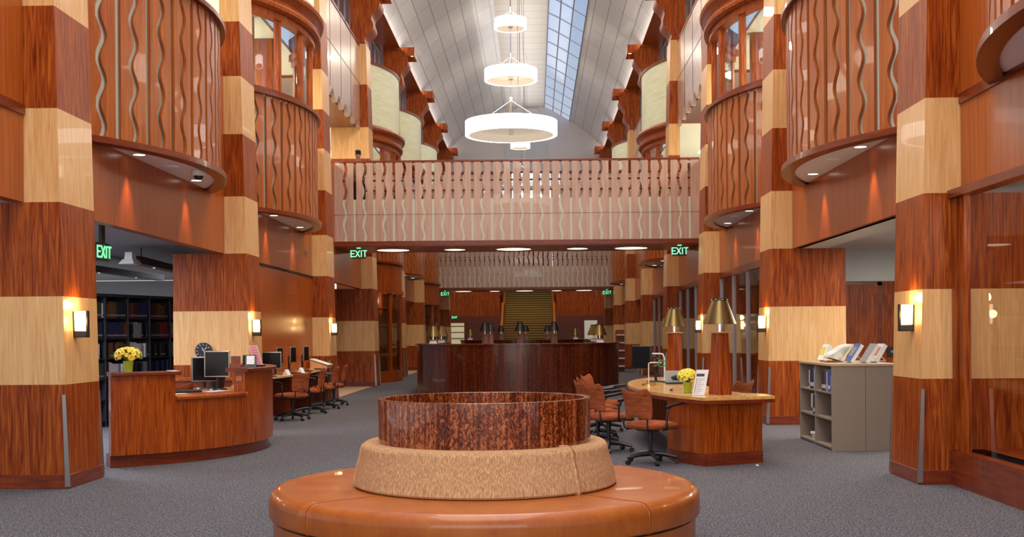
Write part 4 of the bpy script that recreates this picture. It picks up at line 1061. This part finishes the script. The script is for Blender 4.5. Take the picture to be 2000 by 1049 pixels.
t = thing('wall_switch', 'black switch plate on the wood wall behind the bookcase', 'switch plate', (7.02, 21.36, 1.12)); MB().box(-.09, .09, -.012, .0, -.09, .09).build('plate', black, t); MB().box(-.03, .03, -.018, -.012, -.02, .02).build('button', metal, t)

# ------------------------------------------------------------------ dark book room on the left
P0, P1 = Vector((-7.20, 18.6, 0)), Vector((-6.15, 21.9, 0))
dirv = (P1-P0).normalized(); ang = math.atan2(dirv.y, dirv.x); SW = .60; ns_ = 6
t = thing('library_stacks', 'tall dark bookcase filled with bound volumes in the left room', 'bookcase', P0, ang)
dk = mat('stack_metal', srgb(44,46,56), .5)
for i in range(ns_+1): MB().box(i*SW-.012, i*SW+.012, 0, -.32, 0, 2.22).build('upright', dk, t)
shz = [.10, .45, .80, 1.14, 1.48, 1.82]
for i in range(ns_):
    for z in shz: MB().box(i*SW+.012, (i+1)*SW-.012, -.31, 0, z-.02, z).build('shelf', dk, t)
    MB().box(i*SW+.012, (i+1)*SW-.012, -.33, .0, 2.17, 2.22).build('canopy', dk, t)
MB().box(0, ns_*SW, -.005+.0, .005, 0, 2.2).build('back_panel', dk, t)
bc = [bcols[c] for c in ('white','grey','brown','maroon','maroon','black','navy','teal','black','brown','green','grey','black','red','navy')]
protos = {}
rowname = {.80: 'counter-height', 1.14: 'middle', 1.48: 'upper', 1.82: 'topmost'}
for z in (.80, 1.14, 1.48, 1.82):
    for i in range(ns_):
        x = i*SW+.016; run = random.Random(i*13+int(z*100))
        c0 = run.choice(bc)
        while x < (i+1)*SW-.065:
            if run.random() < .10 and z < 1.8:
                x += .10; continue
            if run.random() < .25: c0 = run.choice(bc)
            th = run.choice((.032, .04, .048)); h = run.choice((.24, .26, .27)); d = .22
            key = (c0.name, th, h)
            if key not in protos:
                b0 = MB().box(0, th-.002, -.30, -.30+d, 0, h).build('book', c0); sp_ = MB().box(.004, th-.006, -.302, -.30, h*.12, h*.22).build('spine_label', bcols['grey'], b0)
                protos[key] = b0; b = b0
            else: b = copy_tree(protos[key])
            p = P0+dirv*x; b.location = (p.x, p.y, z+.001); b.rotation_euler = (0,0,ang)
            cn = c0.name.replace('_book_cover','')
            tag(b, f'{cn} bound volume on the {rowname[z]} shelf of the dark bookcase', 'book', f'{cn} volumes on the {rowname[z]} stack shelf')
            x += th
for i, (sx_, z, l) in enumerate(((1, 1.14, 'middle'), (2.6, 1.14, 'middle'), (3, .8, 'counter-height'), (4, 1.48, 'upper'), (5.1, 1.48, 'upper'))): pass
# ceiling tracks and lamps of the book room
for (x0, y0, x1, y1, l) in ((-6.25, 19.1, -6.6, 23.6, 'right'), (-7.95, 20.5, -7.8, 25.2, 'left')):
    d_ = Vector((x1-x0, y1-y0, 0)); a_ = math.atan2(d_.y, d_.x)
    t = thing('ceiling_track', f'dark lighting track, {l} one on the book room ceiling', 'track light', (x0, y0, 2.78), a_)
    MB().box(0, d_.length, -.09, .09, -.05, .06).build('trough', mat('track_grey', srgb(60,60,66), .5), t)
    MB().box(0, d_.length, -.10, .10, .06, .07).build('flange', black, t)
    MB().tube([(.5,0,.07),(.5,0,.24)], .01, 6).build('rod', black, t)
    for q in (.3, .7): MB().lathe([(0,-.055),(.025,-.055)], (d_.length*q, 0), n=12).build('lamp', discw, t)
t = thing('ceiling_speaker_box', 'white tapered box at the end of the book room track', 'ceiling fitting', (-6.25, 18.95, 2.78), R(80))
MB().frus(-.14,.14,-.14,.14,-.08, -.09,.09,-.09,.09,.0).frus(-.07,.07,-.07,.07,0,-.06,.06,-.06,.06,.12).build('housing', white, t)

# ------------------------------------------------------------------ person on the footbridge
def skin_fig(name, verts, edges, radii, mt, parent, sub=2, root=0):
    me = bpy.data.meshes.new(name); me.from_pydata(verts, edges, []); me.materials.append(mt)
    o = bpy.data.objects.new(name, me); COL.objects.link(o); o.parent = parent
    sk = o.modifiers.new('skin', 'SKIN'); sk.use_smooth_shade = True
    for i, r in enumerate(radii):
        rr = r if isinstance(r, tuple) else (r, r); me.skin_vertices[0].data[i].radius = rr
    me.skin_vertices[0].data[root].use_root = True
    s_ = o.modifiers.new('sub', 'SUBSURF'); s_.levels = sub; s_.render_levels = sub
    return o
skinm = mat('skin', srgb(150,100,78), .55); hairm = mat('dark_hair', (.012,.009,.008), .7); shirtm = mat('tan_shirt', srgb(134,100,56), .8); jean = mat('navy_jeans', srgb(26,30,44), .8)
pz = 4.49; px_ = -4.10; py_ = 29.72
t = thing('person', 'person in a tan shirt and dark trousers looking over the near footbridge rail', 'person', (px_, py_, pz), 0)
V = [(0,0,.95),(0,.0,1.12),(0,-.01,1.32),(0,-.02,1.44),(0,-.03,1.52),(0,-.045,1.60),(0,-.06,1.68),  # 0-6 pelvis..head
     (.10,0,.90),(.11,-.03,.50),(.11,.01,.09),(.12,-.12,.04),(-.10,0,.90),(-.11,.0,.50),(-.11,.04,.09),(-.12,-.09,.04),
     (.18,-.01,1.40),(.24,.02,1.13),(.22,-.18,1.10),(-.18,-.01,1.40),(-.25,.02,1.13),(-.20,-.12,.98)]
E_ = [(0,1),(1,2),(2,3),(3,4),(4,5),(5,6),(0,7),(7,8),(8,9),(9,10),(0,11),(11,12),(12,13),(13,14),(3,15),(15,16),(16,17),(3,18),(18,19),(19,20)]
Rr = [(.15,.11),(.13,.095),(.16,.11),(.09,.08),(.052,.052),(.072,.085),(.066,.085),.085,.058,.04,.035,.085,.058,.04,.035,.055,.042,.03,.055,.042,.03]
# fingers
def hand(w_, sgn, dv):
    base = w_; b = len(V); V.append((V[w_][0], V[w_][1]+dv[1]*.06, V[w_][2]+dv[2]*.06)); E_.append((w_, b)); Rr.append((.03,.018))
    for f in range(4):
        i = len(V); o = (f-1.5)*.019; L = (.06,.072,.068,.052)[f]
        V.append((V[b][0]+o, V[b][1]+dv[1]*.03, V[b][2]+dv[2]*.03)); V.append((V[b][0]+o*1.1, V[b][1]+dv[1]*(.03+L*.6), V[b][2]+dv[2]*(.03+L*.6)-.01)); V.append((V[b][0]+o*1.1, V[b][1]+dv[1]*(.03+L), V[b][2]+dv[2]*(.03+L)-.03))
        E_.extend([(b,i),(i,i+1),(i+1,i+2)]); Rr.extend([.009,.008,.007])
    i = len(V); V.append((V[w_][0]-sgn*.035, V[w_][1]+dv[1]*.04, V[w_][2]+dv[2]*.04)); V.append((V[w_][0]-sgn*.045, V[w_][1]+dv[1]*.08, V[w_][2]+dv[2]*.08)); E_.extend([(w_,i),(i,i+1)]); Rr.extend([.010,.008])
hand(17, 1, (0,-.8,-.2)); hand(20, -1, (0,-.6,-.8))
body = skin_fig('body', V, E_, Rr, skinm, t)
skin_fig('shirt', [(0,0,1.0),(0,0,1.14),(0,-.01,1.32),(0,-.015,1.425),(.175,-.01,1.40),(.235,.02,1.16),(.235,.0,1.12),(-.175,-.01,1.40),(-.245,.02,1.16),(-.25,.0,1.12)],
         [(0,1),(1,2),(2,3),(3,4),(4,5),(5,6),(3,7),(7,8),(8,9)], [(.165,.125),(.15,.115),(.175,.125),(.12,.10),.068,.056,.054,.068,.056,.054], shirtm, t)
skin_fig('trousers', [(0,0,1.0),(0,0,.93),(.10,0,.84),(.11,-.03,.50),(.11,.01,.10),(-.10,0,.84),(-.11,0,.50),(-.11,.04,.10)], [(0,1),(1,2),(2,3),(3,4),(1,5),(5,6),(6,7)],
         [(.16,.12),(.17,.13),.10,.075,.06,.10,.075,.06], jean, t)
MB().ball((0,-.045,1.752), (.076,.088,.042), 18, 12).ball((0,.0,1.71), (.076,.070,.072), 16, 10).build('hair', hairm, t)
MB().ball((0,-.14,1.655), (.012,.02,.02), 8, 6).build('nose', skinm, t)
for sx2 in (-1, 1):
    MB().ball((sx2*.028,-.130,1.682), (.013,.008,.007), 8, 6).build('eye', hairm, t); MB().ball((sx2*.078,-.04,1.665), (.01,.018,.028), 8, 6).build('ear', skinm, t); MB().cbox((sx2*.028,-.134,1.70), (.034,.008,.006)).build('eyebrow', hairm, t)
MB().ball((0,-.128,1.615), (.024,.008,.006), 8, 6).build('mouth', mat('lip', srgb(120,62,58), .6), t)
MB().tube([(-.13,.10,1.44),(-.10,-.06,1.50),(.0,-.15,1.32),(.12,-.15,1.12),(.18,-.06,1.02),(.16,.12,1.04),(.0,.15,1.25),(-.13,.10,1.44)], .016, 6).build('bag_strap', black, t)
for sx2 in (-1, 1): MB().ball((sx2*.12,-.05,.045), (.05,.13,.045), 12, 8).build('shoe', black, t)

t = thing('magazine_rack', 'narrow rack of pinkish shelves between far right columns', 'rack', (3.72, 44.6, 0))
MB().box(-.16, .16, -.02, .3, 0, 1.62).build('back_board', walnut, t)
for z in (.2, .5, .8, 1.1, 1.4): MB().box(-.15, .15, -.30, -.02, z, z+.05).build('shelf', mat('pink_shelf', srgb(225,180,170), .5), t)
t = thing('catalog_kiosk', 'small pinkish kiosk with dark screen by the far left door', 'kiosk', (-4.35, 60.5, 0))
MB().box(-.22, .22, -.2, .2, 0, 1.12).build('cabinet', ped, t); MB().cbox((0,-.1,1.32), (.34,.08,.30), rot=(R(-12),0,0)).build('screen', black, t)
